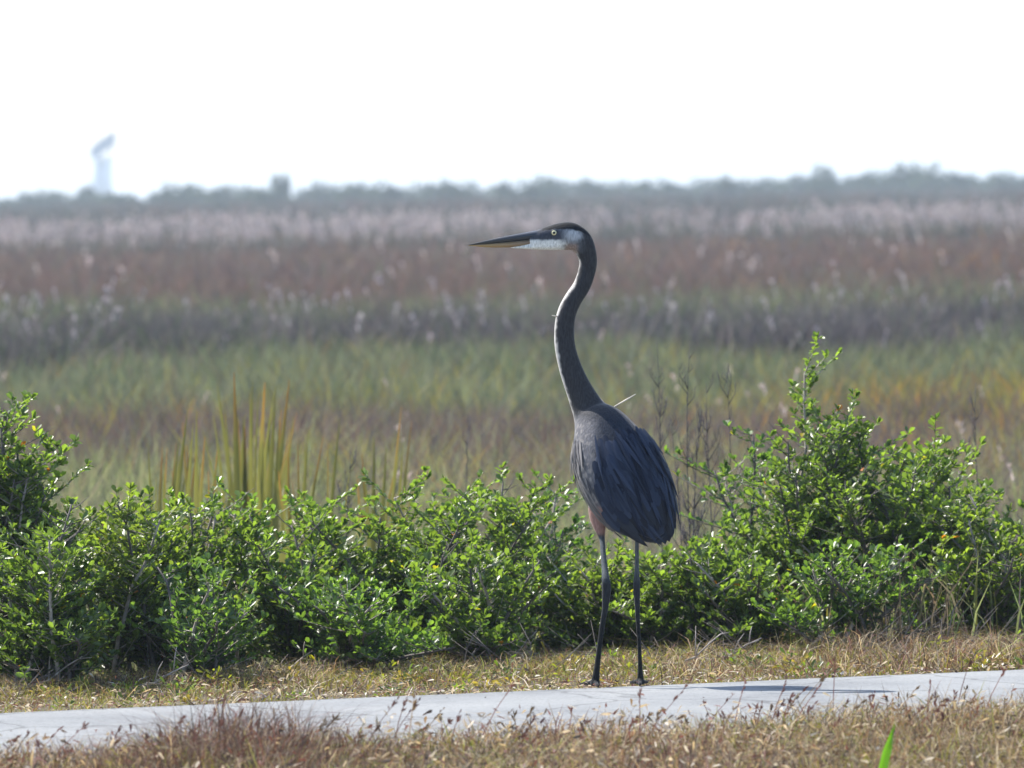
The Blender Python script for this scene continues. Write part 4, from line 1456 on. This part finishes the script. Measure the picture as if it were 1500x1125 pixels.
# breast and flank plumes on the left side
for j in range(75):
    s_ = 15.9 + rw.uniform(0, 3.2)
    put_feather(FD_PLUME, body, s_, R_(rw.uniform(132, 205)), 0.075 * rw.uniform(.7, 1.3), 0.002, rw.uniform(-.25, .12), 0.03)
for j in range(16):
    put_feather(FD_PLUME, body, 18.2 + rw.uniform(0, 1.4), R_(rw.uniform(150, 200)), 0.05 * rw.uniform(.7, 1.3), 0.002, rw.uniform(-.5, .1), 0.08)
# tail
tl_ = bmesh.new()
TAIL = [(930, 752, 946, 790.5), (940, 750, 953, 795), (948, 750, 960.5, 798), (955, 750, 968, 799.5), (962, 748, 975, 798.5), (968, 745, 981, 795), (973, 740, 985, 788), (977, 734, 987, 779)]
for j, (ax_, ay_, ex_, ey_) in enumerate(TAIL):
    a0 = HP(ax_, ay_, -0.075); e0 = HP(ex_, ey_, -0.062 + 0.003 * (j % 3))
    me_ = FD_TAIL
    x_ = (e0 - a0); ln = x_.length; x_.normalize(); z_ = (-VIEW - x_ * (-VIEW).dot(x_)).normalized(); y_ = z_.cross(x_)
    m = Matrix((x_, y_, z_)).transposed().to_4x4() @ Matrix.Scale(ln, 4); m.translation = a0
    o = bpy.data.objects.new('tail_feather', me_); COL.objects.link(o); o.parent = heron; o.matrix_parent_inverse = heron.matrix_world.inverted(); o.matrix_world = m
tl_.free()
# loose shaft sticking out behind the shoulder, and a tiny bit of down on the neck
b = bmesh.new()
tube(b, [HP(900, 596, .05), HP(915, 587, .05), HP(931, 577.5, .045)], [0.0022, 0.002, 0.0012], 6)
m, n, p, out = new_mat('pale_quill'); p.inputs['Base Color'].default_value = (0.62, 0.55, 0.45, 1); p.inputs['Roughness'].default_value = 0.5
bm_obj('loose_quill', b, m, heron)
b = bmesh.new()
tube(b, [HP(816, 463.5, .08), HP(812.5, 462.6, .075), HP(808.5, 462, .07)], [0.002, 0.002, 0.001], 6)
bm_obj('down_tuft', b, m, heron)

# ------------------------------------------------------------------ air
b = bmesh.new()
bmesh.ops.create_cube(b, size=1.0)
for v in b.verts:
    v.co = Vector((v.co.x * 6200, v.co.y * 4900 + 2250, -1.8 + (v.co.z + .5) * 17.0))
hz, n, p, out = new_mat('haze_air')
n.nodes.remove(p)
pv = n.nodes.new('ShaderNodeVolumePrincipled')
pv.inputs['Color'].default_value = (0.78, 0.89, 1.0, 1)
pv.inputs['Density'].default_value = 0.0004
pv.inputs['Anisotropy'].default_value = 0.2
n.links.new(pv.outputs[0], out.inputs['Volume'])
tag(bm_obj('haze', b, hz, smooth=False), 'thin pale haze hanging over the whole marsh', 'haze', kind='stuff')
